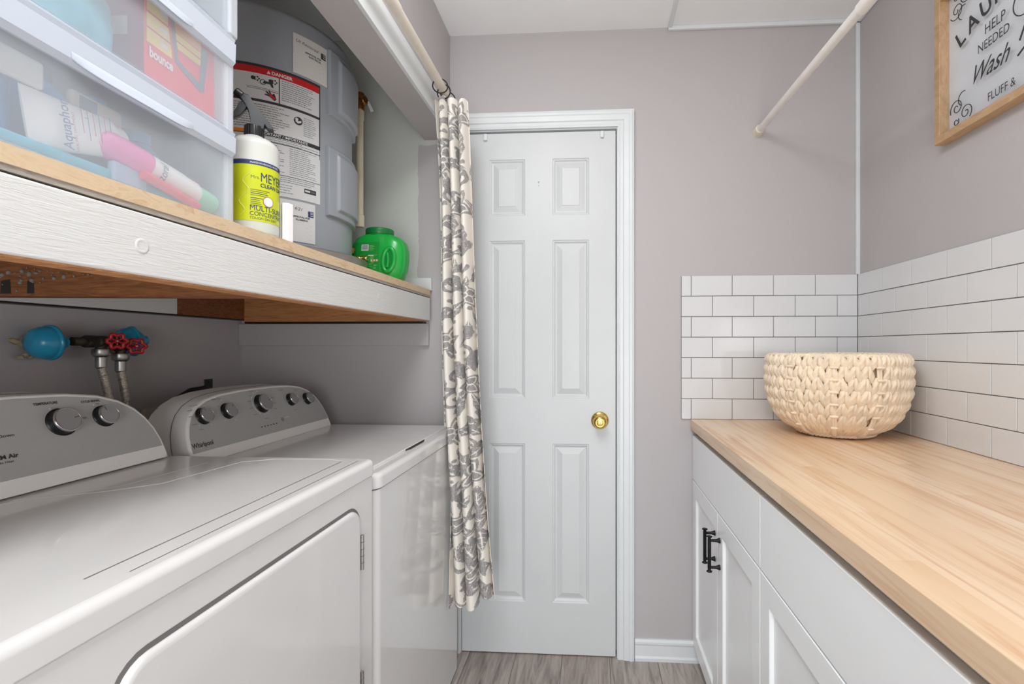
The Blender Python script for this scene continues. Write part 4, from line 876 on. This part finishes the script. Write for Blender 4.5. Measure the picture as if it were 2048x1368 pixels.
c0 = BT(-22, 1.487, .0009); m.add([c0(.009 * math.cos(t), .009 * math.sin(t)) for t in [2 * PI * i / 24 for i in range(24)]], [list(range(24))], 2)
pts = [bc(-85 + 9 * math.sin(t * 2.2) + t * 3, 1.455 + t * .014, .0004) for t in [i * .4 for i in range(16)]]; m.tube(pts, .0006, 4, 4)
m.build('front_label', [pm('lime_label', (198, 206, 26), .4, var=.12, vs=14), M['navy'], M['white_dot'], pm('olive_print', (110, 118, 40), .5), pm('pale_lime_print', (226, 226, 130), .5), pm('mauve_ring', (176, 120, 110), .5)], sp)
D = Vector((-.85, -.527, 0)); W = Vector((.527, -.85, 0)); NB = Vector((sx, sy, 0))
def PX(px, py): return ((507 - px) * .00102, CAMZ + (693.06 - py) * .001014)
def hp(a, z, w_=0): return NB + D * a + W * w_ + Vector((0, 0, z))
def extr(m, poly, hw_, mi=0, taper=.6):
    n = len(poly); cx = sum(p[0] for p in poly) / n; cz = sum(p[1] for p in poly) / n; rings = []
    for w_, s in ((-hw_, taper), (-hw_ * .7, 1), (hw_ * .7, 1), (hw_, taper)): rings.append([hp(cx + (a - cx) * (s if s == 1 else .93), cz + (z - cz) * (s if s == 1 else .93), w_) for a, z in poly])
    m.sweep(rings, mi, False, True)
tr = MB(); tr.lathe([(.0165, 1.622), (.0175, 1.624), (.0165, 1.646), (.012, 1.648)], (sx, sy, 0), (0, 0, 1), 24)
for i in range(24): a = 2 * PI * i / 24; tr.tube([(sx + .0172 * math.cos(a), sy + .0172 * math.sin(a), 1.625), (sx + .0166 * math.cos(a), sy + .0166 * math.sin(a), 1.645)], .0009, 5)
plabel(tr.build('collar', M['black'], sp), 'ribbed black collar')
M['grey_dark'] = pm('charcoal_plastic', (58, 59, 62), .28, var=.06)
hd = MB(); extr(hd, [PX(*p) for p in ((484, 200), (489, 191), (498, 193), (514, 217), (527, 232), (540, 250), (541, 256), (532, 255), (526, 247), (524, 258), (501, 258), (501, 240), (497, 222), (491, 210))], .0105)
head = hd.build('trigger_head', M['grey_dark'], sp)
MB().lathe([(.005, -.004), (.0075, 0), (.0085, .015), (.0075, .017), (.003, .0175), (.002, .014)], hp(*PX(490, 197)), D * .85 + Vector((0, 0, .55)), 20).build('nozzle', M['black'], head)
tg = MB(); extr(tg, [PX(*p) for p in ((494, 206), (482, 210), (478, 222), (472, 233), (461, 242), (462, 244), (474, 243), (484, 236), (492, 224), (497, 212))], .0065); tg.build('trigger', M['grey_dark'], head)
wt = MB().lathe([(.0105, ZD), (.0115, ZD + .001), (.0115, 1.498), (.0105, 1.500), (.003, 1.5005)], (-.646, .992, 0), (0, 0, 1), 6, ang=.3, sm=False)
tag(wt.build('plain_white_tube', M['tube_white']), 'small plain white tube standing at the shelf edge right of the spray bottle', 'tube')

# green detergent tub
jx, jy = -.750, 1.682
jb = thing('detergent_tub', 'green plastic detergent tub with grip hole on the shelf by the closet end wall', 'detergent tub', (jx, jy, ZD))
def sup(hw_, hd_, z, n=40, e=3.0, ox=0):
    out = []
    for i in range(n):
        t = 2 * PI * i / n; c, s_ = math.cos(t), math.sin(t); out.append((jx + ox + hw_ * math.copysign(abs(c) ** (2 / e), c), jy + hd_ * math.copysign(abs(s_) ** (2 / e), s_), z))
    return out
rings = [sup(*r) for r in ((.060, .040, ZD), (.068, .046, ZD + .003), (.081, .052, ZD + .02), (.092, .055, ZD + .05), (.0965, .056, ZD + .085), (.0965, .055, ZD + .115), (.091, .052, ZD + .141), (.076, .048, ZD + .160), (.052, .045, ZD + .169))]
m = MB().sweep(rings, 0, True, True); m.lathe([(.048, ZD + .167), (.044, ZD + .171), (.043, ZD + .177)], (jx - .004, jy, 0), (0, 0, 1), 40)
hx, hz = jx + .050, ZD + .078
yf = lambda x, z: jy - (.0555 - .012 * max(0, abs(x - jx) / .096) ** 4 - .010 * (abs(z - (ZD + .078)) / .078) ** 3)
m.tube([(hx + .019 * math.cos(t) + .004 * math.sin(t), yf(hx + .019 * math.cos(t), hz) + .001, hz + .040 * math.sin(t)) for t in [2 * PI * i / 40 for i in range(41)]], .0075, 12, 0, False)
m.tube([(hx - .004 + .003 * math.sin(t), yf(hx, hz) - .001 , hz - .026 + .05 * i / 10) for i, t in enumerate([.3 * i for i in range(11)])], .0045, 10, 0)
m.build('tub_body', M['green'], jb)
MB().add([(hx + .0155 * math.cos(t), yf(hx, hz) - .0012, hz + .034 * math.sin(t)) for t in [2 * PI * i / 30 for i in range(30)]], [list(range(30))]).build('grip_shade', pm('shaded_green', (9, 128, 48), .4, var=.05), jb)  # darker green disc paints the shade inside the grip hole
MB().lathe([(.043, ZD + .171), (.0475, ZD + .173), (.0475, ZD + .190), (.0455, ZD + .193), (.040, ZD + .194)], (jx - .004, jy, 0), (0, 0, 1), 40).build('lid', M['green_dark'], jb)
m = MB(); lx0, lx1, lz0, lz1 = jx - .078, jx + .018, ZD + .018, ZD + .140
N1, N2 = 12, 12; g = []
def ly(x, z, o=.0008):
    t = min(1, abs(x - jx) / .0965); zz = z - ZD
    hd_ = np.interp(zz, [0, .003, .02, .05, .085, .115, .141, .160], [.040, .046, .052, .055, .056, .055, .052, .048]); hw_ = np.interp(zz, [0, .003, .02, .05, .085, .115, .141, .160], [.060, .068, .081, .092, .0965, .096, .089, .074])
    t = min(.999, abs(x - jx) / hw_); return jy - hd_ * (1 - t ** 3.0) ** (1 / 3.0) - o
for j in range(N2 + 1):
    z = lz0 + (lz1 - lz0) * j / N2
    for i in range(N1 + 1): x = lx0 + (lx1 - lx0) * i / N1; g.append((x, ly(x, z), z))
m.add(g, [(j * (N1 + 1) + i, j * (N1 + 1) + i + 1, (j + 1) * (N1 + 1) + i + 1, (j + 1) * (N1 + 1) + i) for j in range(N2) for i in range(N1)], 0, True)
def jq(x0, x1, z0, z1, mi, o=.0014): m.add([(x0, ly(x0, z0, o), z0), (x1, ly(x1, z0, o), z0), (x1, ly(x1, z1, o), z1), (x0, ly(x0, z1, o), z1)], [(0, 1, 2, 3)], mi)
bx0, bz0 = jx - .045, ZD + .110; jq(bx0, bx0 + .026, bz0, bz0 + .021, 1)
rnd = random.Random(2); xx = bx0 + .002
while xx < bx0 + .024: wv = rnd.choice((.0006, .0011)); jq(xx, xx + wv, bz0 + .003, bz0 + .019, 2, .002); xx += wv + rnd.choice((.0007, .0013))
for i in range(5): jq(bx0 + .029, bx0 + .042 + .004 * (i % 2), bz0 + .001 + i * .004, bz0 + .0022 + i * .004, 3)
for i in range(3): jq(jx - .012 + i * .0095, jx - .0045 + i * .0095, ZD + .072, ZD + .080, 4); jq(jx - .010 + i * .0095, jx - .0065 + i * .0095, ZD + .074, ZD + .078, 1, .002)
rnd = random.Random(8)
for i in range(20):
    zz = ZD + .021 + i * .0038
    if abs(zz - ZD - .076) < .005: a = jx - .050; b = jx - .018
    else: a = jx - .052 + .003 * rnd.random(); b = jx + .012 - .02 * rnd.random()
    jq(a, b, zz, zz + .0012, 3 if i % 5 else 1)
jq(jx - .020, jx - .001, ZD + .091, ZD + .0945, 1)
m.build('back_label', [M['green_label'], M['label_white'], M['ink'], M['pale_green_ink'], pm('pink_hazard', (220, 150, 130), .5)], jb)

# ------------------------------------------------------------ water taps behind the dryer
def dome(y, x, z, label, tilt):
    o = thing('pipe_dome', label, 'pipe cover', (x, y, z - .045), 'blue domes on the closet rear wall')
    ax = Vector((0.10, 1, 0.04)) if tilt == 0 else Vector((.35, .9, .1))
    MB().lathe([(.012, -.034), (.026, -.030), (.036, -.020), (.0405, -.008), (.041, .002), (.039, .006)], (x, y, z), ax, 36).lathe([(.039, .004), (.0445, .006), (.045, .011), (.0395, .013)], (x, y, z), ax, 36).lathe([(.0395, .011), (.033, .021), (.022, .032), (.014, .038), (.013, .044)], (x, y, z), ax, 36).build('dome_shell', M['blue'], o)
    t = MB()
    for q_ in range(5): t.lathe([(.0005, -.006), (.007, 0), (.004, .006), (.0005, .009)], (x - .030, y - .03 + q_ * .011, z - .036 + .006 * (q_ % 2)), (.3, .4, .2 * q_ - .3), 6)
    t.lathe([(.001, -.006), (.008, 0), (.006, .012), (.001, .020)], (x - .012, y - .052, z + .002), (.1, -1, .3), 7)
    t.cyl((x - .05, y, z), (x - .02, y, z), .02, seg=16)
    t.build('adhesive', M['tan'], o)
dome(1.138, -1.368, 1.209, 'blue dome cover on the closet rear wall, leftmost, with tan crumbs', 0)
dome(1.362, -1.372, 1.214, 'blue dome cover on the closet rear wall, partly hidden by the red wheels', 1)
tp = thing('supply_pipe', 'dark pipe with two red wheel valves on the closet rear wall above the dryer', 'pipe', (-1.36, 1.26, 1.16))
MB().tube([(-1.362, 1.195, 1.213), (-1.356, 1.255, 1.213), (-1.35, 1.31, 1.210), (-1.35, 1.345, 1.206)], .0115, 14).lathe([(.0165, 0), (.0165, .028), (.014, .030)], (-1.357, 1.222, 1.213), (.05, 1, 0), 8).lathe([(.015, 0), (.016, .02)], (-1.352, 1.285, 1.212), (0, 1, 0), 8).build('pipe_run', M['iron'], tp)
NW = Vector((.80, -.60, 0)).normalized()
def valve(wx, wy, wz, nx, ny, nz):
    v = MB(); wv = Vector((wx, wy, wz)); b = Vector((nx, ny, nz + .028))
    v.lathe([(.014, -.014), (.016, -.010), (.016, .010), (.013, .014)], b, (0, 1, 0), 14).lathe([(.012, 0), (.012, .012), (.017, .014)], b - Vector((0, 0, .02)), (0, 0, 1), 14).tube([b, b.lerp(wv, .55) - Vector((.004, 0, 0)), wv - NW * .012], [.010, .009, .006], 12)
    vb = v.build('valve_body', M['iron'], tp)
    h = MB(); up = Vector((0, 0, 1)); si = NW.cross(up).normalized()
    pts = [wv + (si * math.cos(t) + up * math.sin(t)) * (.0180 + .0034 * math.cos(6 * t)) for t in [2 * PI * i / 72 for i in range(73)]]
    h.tube(pts, .0046, 8, 0, False)
    for i in range(6): a = 2 * PI * i / 6 + .5; h.tube([wv, wv + (si * math.cos(a) + up * math.sin(a)) * .018], .0022, 6)
    h.lathe([(.007, -.004), (.007, .002), (.004, .004)], wv, NW, 12)
    hw_ = h.build('wheel_handle', M['red_wheel'], vb)
    MB().lathe([(.003, .004), (.0035, .005), (.0015, .006)], wv, NW, 8).build('wheel_screw', M['steel'], hw_)
valve(-1.306, 1.262, 1.2145, -1.338, 1.248, 1.185)
valve(-1.306, 1.319, 1.2005, -1.338, 1.303, 1.172)
M['braid'] = pm('braided_steel', (200, 192, 178), .35, metal=.85, var=.3, vs=180, bump=.5, bs=400)
def hose(nx, ny, nz, pts, label):
    h = thing('supply_hose', label, 'hose', (nx, ny, .85), 'braided hoses on the red wheel valves')
    MB().lathe([(.010, -.020), (.013, -.018), (.0195, -.012), (.0195, .004), (.016, .006)], (nx, ny, nz), (0, 0, 1), 8).build('hose_nut', M['steel'], h)
    MB().lathe([(.0115, 0), (.0125, .002), (.0125, .030), (.011, .032)], (nx, ny, nz - .046), (0, 0, 1), 16).build('hose_ferrule', M['steel'], h)
    P0 = [Vector((nx, ny, nz - .046))] + [Vector(p) for p in pts]; fine = []
    for i in range(len(P0) - 1):
        for k in range(8): fine.append(P0[i].lerp(P0[i + 1], k / 8))
    fine.append(P0[-1]); hb_ = MB().tube(fine, .0102, 14).build('braided_tube', M['braid'], h)
    r = MB()
    for i in range(6, len(fine) - 4, 5): c = fine[i]; r.tube([c + Vector((.0106 * math.cos(a), .0106 * math.sin(a), .0045 * math.sin(a + 1))) for a in [2 * PI * j / 16 for j in range(17)]], .0005, 4, 0, False)
    r.build('tracer_thread', pm('red_thread', (130, 60, 60), .6), hb_)
hose(-1.338, 1.248, 1.188, [(-1.337, 1.257, 1.11), (-1.335, 1.270, 1.05), (-1.33, 1.285, .97), (-1.32, 1.29, .85)], 'braided steel hose under the red wheel valves, left one, curving down behind the dryer')
hose(-1.338, 1.303, 1.175, [(-1.337, 1.310, 1.10), (-1.335, 1.318, 1.04), (-1.33, 1.325, .97), (-1.32, 1.33, .85)], 'braided steel hose under the red wheel valves, right one, with a steel end fitting')
dh = MB().tube([(-1.315, 1.44, .96), (-1.31, 1.46, 1.030), (-1.30, 1.50, 1.052), (-1.295, 1.55, 1.056), (-1.29, 1.60, 1.035), (-1.29, 1.62, .95), (-1.29, 1.62, .5), (-1.29, 1.60, .001)], .014, 14).rbox(-1.300, -1.296, 1.552, 1.588, 1.045, 1.090, .004).cyl((-1.2955, 1.570, 1.080), (-1.2940, 1.570, 1.080), .003, seg=10)
tag(dh.build('drain_hose', M['black']), 'black drain hose with clip tab behind the washer console', 'hose')
ob = MB().rbox(-1.4195, -1.405, 1.447, 1.56, .93, 1.004, .003); tag(ob.build('outlet_box', pm('cream_plate', (206, 198, 180), .5)), 'cream outlet box on the closet rear wall between dryer and washer consoles', 'outlet')

# ------------------------------------------------------------ curtain
RX, RZ = -.516, 2.083
cr = thing('curtain_rod', 'cream curtain rod running along the closet header', 'rod', (RX, .8, RZ - .016))
MB().cyl((RX, -.24, RZ + .0), (RX, 1.25, RZ), .0160, seg=24).build('outer_tube', M['rod'], cr)
MB().cyl((RX, 1.24, RZ), (RX, YB - .001, RZ), .0140, seg=24).build('inner_tube', M['rod'], cr)
MB().cyl((RX, YB - .018, RZ), (RX, YB, RZ), .019, seg=24).cyl((RX, -.25, RZ), (RX, -.235, RZ), .019, seg=24).build('end_cap', M['rod'], cr)
def ring(y, tilt, label):
    o = MB(); o.tube([(RX + .024 * math.cos(t), y + tilt * .024 * math.cos(t), RZ - .006 + .024 * math.sin(t)) for t in [2 * PI * i / 32 for i in range(33)]], .0022, 8, 0, False)
    o.tube([(RX, y, RZ - .030), (RX + .004, y, RZ - .040), (RX + .008, y, RZ - .034)], .0016, 6)
    return tag(o.build('curtain_ring', M['wire_black']), label, 'ring', 'dark rings holding the curtain')
ring(1.615, .25, 'dark curtain ring, nearest the camera on the cream curtain rod')
ring(1.655, -.2, 'dark curtain ring on the rod just behind the nearest one, above the curtain')
ring(1.70, .35, 'dark curtain ring farthest along the rod by the back wall')
def damask(H, Wd, res, seed=5):
    ny, nx = int(H / res), int(Wd / res); img = np.zeros((ny, nx), np.float32); Y, X = np.mgrid[0:ny, 0:nx] * res; r = random.Random(seed)
    def win(cx, cy, R_):
        j0, j1 = max(0, int((cy - R_) / res)), min(ny, int((cy + R_) / res)); i0, i1 = max(0, int((cx - R_) / res)), min(nx, int((cx + R_) / res)); return slice(j0, j1), slice(i0, i1)
    def leaf(cx, cy, ang, L, Wl, curv=0., vein=True):
        s = win(cx, cy, L * .75)
        if X[s].size == 0: return
        dx, dy = X[s] - cx, Y[s] - cy; u = dx * math.cos(ang) + dy * math.sin(ang); v = -dx * math.sin(ang) + dy * math.cos(ang)
        v = v - curv * (u / L) ** 2 * L; t = u / L + .5; ok = (t > 0) & (t < 1); hw_ = Wl * np.sin(np.pi * np.clip(t, 0, 1) ** 1.3) * (1 + .12 * np.sin(t * 22))
        a = ok & (np.abs(v) < hw_)
        if vein: a &= ~((np.abs(v) < .0012 + .001 * t) & (t < .8)); a &= ~((np.abs(np.mod(u + np.abs(v) * .9, .017) - .008) < .0011) & (np.abs(v) < hw_ * .7) & (t > .15))
        img[s] = np.maximum(img[s], a)
    def scroll(cx, cy, ang, R_, th, turns=1.1, flip=1):
        n = 70
        for i in range(n):
            t = i / n; rr_ = R_ * (1 - .85 * t); a = ang + flip * t * turns * 2 * PI; x, y = cx + rr_ * math.cos(a), cy + rr_ * math.sin(a); w_ = th * (1 - .5 * t) + (.004 if i > n - 4 else 0)
            s = win(x, y, w_ + res); img[s] = np.maximum(img[s], (X[s] - x) ** 2 + (Y[s] - y) ** 2 < w_ * w_)
    def flower(cx, cy, R_, n=6, a0=0.):
        s = win(cx, cy, R_ * 1.1)
        if X[s].size == 0: return
        dx, dy = X[s] - cx, Y[s] - cy; rr_ = np.hypot(dx, dy); a = np.arctan2(dy, dx) - a0; f = np.abs(((a / (2 * np.pi) * n) % 1) - .5) * 2
        out = R_ * (.55 + .45 * (1 - f) ** 1.2); img[s] = np.where((rr_ < out), ((rr_ > out * .80) | ((rr_ < out * .68) & (f < .80)) | (rr_ < R_ * .12)) & ~((rr_ > R_ * .12) & (rr_ < R_ * .20)), img[s])
    def dot(cx, cy, R_):
        s = win(cx, cy, R_); img[s] = np.maximum(img[s], (X[s] - cx) ** 2 + (Y[s] - cy) ** 2 < R_ * R_)
    y = .02; side = 0
    while y < H:
        k = side % 2; cx = Wd * (.30 if k else .72) + r.uniform(-.02, .02)
        flower(cx, y + .05, .058 + r.uniform(-.006, .012), 5 + k, r.uniform(0, 1))
        for q_ in range(5):
            a = q_ * 1.26 + r.uniform(-.2, .2); leaf(cx + .092 * math.cos(a), y + .05 + .092 * math.sin(a), a + r.uniform(-.6, .6), r.uniform(.085, .14), r.uniform(.016, .026), r.uniform(-.5, .5))
        scroll(Wd - cx + r.uniform(-.02, .02), y + .02, r.uniform(0, 6), r.uniform(.032, .048), .0070, 1.2, r.choice((-1, 1)))
        scroll(Wd - cx, y + .10, r.uniform(0, 6), r.uniform(.026, .040), .0060, 1.1, r.choice((-1, 1)))
        for q_ in range(5): leaf(r.uniform(0, Wd), y + r.uniform(0, .15), r.uniform(.8, 2.4), r.uniform(.045, .08), r.uniform(.010, .016), r.uniform(-.8, .8), q_ % 2 == 0)
        for q_ in range(8): dot(r.uniform(0, Wd), y + r.uniform(0, .15), r.uniform(.004, .009))
        y += .158; side += 1
    return img
def curtain():
    H, Wd, res = 1.78, .24, .0016; img = damask(H, Wd, res); NY, NX = img.shape
    c = thing('curtain', 'floral grey and cream curtain gathered at the far end of the closet rod', 'curtain', (-.45, 1.66, .30))
    ss_ = np.linspace(0, 1, NX); tt_ = np.linspace(0, 1, NY); S_, T_ = np.meshgrid(ss_, tt_)
    xL = -.552 + .054 * T_ + .006 * np.sin(T_ * 9); xR = -.430 + .066 * T_ + .030 * T_ ** 3
    ph = 2 * np.pi * (3.3 * S_ + .12 * np.sin(3 * T_) + .25 * T_ * (S_ - .5))
    amp = .026 + .016 * T_ * (1 - .3 * S_)
    gath = np.clip(T_ / .06, 0, 1)
    x = xL + (xR - xL) * (S_ + .075 * np.sin(ph * 1.0 + 1.2 + .8 * np.sin(2.1 * T_)) * (.5 + .5 * T_) * np.sin(np.pi * S_) ** .5)
    y = 1.665 - .03 * S_ + amp * np.sin(ph) * (.55 + .45 * gath) + .010 * np.sin(2 * np.pi * 2.1 * S_ + 4 * T_) * T_
    top = 2.052 + .006 * np.cos(ph) - .010 * S_ + .008 * np.sin(6 * S_); bot = .305 + .055 * S_ ** 1.5 + .018 * np.sin(ph * .5) * S_
    z = top + (bot - top) * T_
    # keep the cloth clear of the washer front
    lim = -.4925; m_ = (z < .92) & (y < 1.81) & (x < lim); x = np.where(m_, lim + (x - lim) * .02, x)
    o0 = ORG['curtain']; V = np.stack([x - o0.x, y - o0.y, z - o0.z], -1).reshape(-1, 3)
    idx = np.arange(NY * NX).reshape(NY, NX); F = np.stack([idx[:-1, :-1], idx[:-1, 1:], idx[1:, 1:], idx[1:, :-1]], -1).reshape(-1, 4)
    me = bpy.data.meshes.new('cloth_panel'); me.vertices.add(len(V)); me.vertices.foreach_set('co', V.astype(np.float32).ravel())
    me.loops.add(len(F) * 4); me.loops.foreach_set('vertex_index', F.astype(np.int32).ravel()); me.polygons.add(len(F)); me.polygons.foreach_set('loop_start', np.arange(0, len(F) * 4, 4, dtype=np.int32)); me.polygons.foreach_set('loop_total', np.full(len(F), 4, np.int32))
    me.update(calc_edges=True); me.polygons.foreach_set('use_smooth', np.ones(len(F), bool))
    at = me.attributes.new('print', 'FLOAT', 'POINT'); at.data.foreach_set('value', img.ravel().astype(np.float32))
    uv = me.attributes.new('cloth', 'FLOAT_VECTOR', 'POINT'); uv.data.foreach_set('vector', np.stack([S_ * Wd, T_ * H, S_ * 0], -1).astype(np.float32).ravel())
    mt, k = new_mat('printed_linen', (226, 220, 210), .85)
    a1 = k.n('ShaderNodeAttribute', attribute_name='print'); a2 = k.n('ShaderNodeAttribute', attribute_name='cloth')
    def thr(sc): mp = k.n('ShaderNodeMapping'); mp.inputs['Scale'].default_value = sc; k.l(a2, 'Vector', mp, 'Vector'); return k.noise(1, mp, 3, .7)
    n1, n2 = thr((700, 60, 1)), thr((60, 700, 1)); ad = k.n('ShaderNodeMath', operation='ADD'); k.l(n1, 'Fac', ad, 0); k.l(n2, 'Fac', ad, 1)
    mr = k.n('ShaderNodeMapRange'); k.l(ad, 0, mr, 0); mr.inputs[1].default_value = .80; mr.inputs[2].default_value = 1.25; mr.inputs[3].default_value = 1.0; mr.inputs[4].default_value = .45
    ml = k.n('ShaderNodeMath', operation='MULTIPLY'); k.l(a1, 'Fac', ml, 0); k.l(mr, 0, ml, 1)
    mx = k.n('ShaderNodeMix', data_type='RGBA'); k.l(ml, 0, mx, 0); mx.inputs[6].default_value = lin((232, 226, 217)); mx.inputs[7].default_value = lin((122, 119, 122)); k.l(mx, 2, k.p, 'Base Color')
    k.bump(ad, 0, .15, .0005); me.materials.append(mt)
    o = bpy.data.objects.new('cloth_panel', me); COL.objects.link(o); o.parent = c
    so = o.modifiers.new('solid', 'SOLIDIFY'); so.thickness = .0012
curtain()
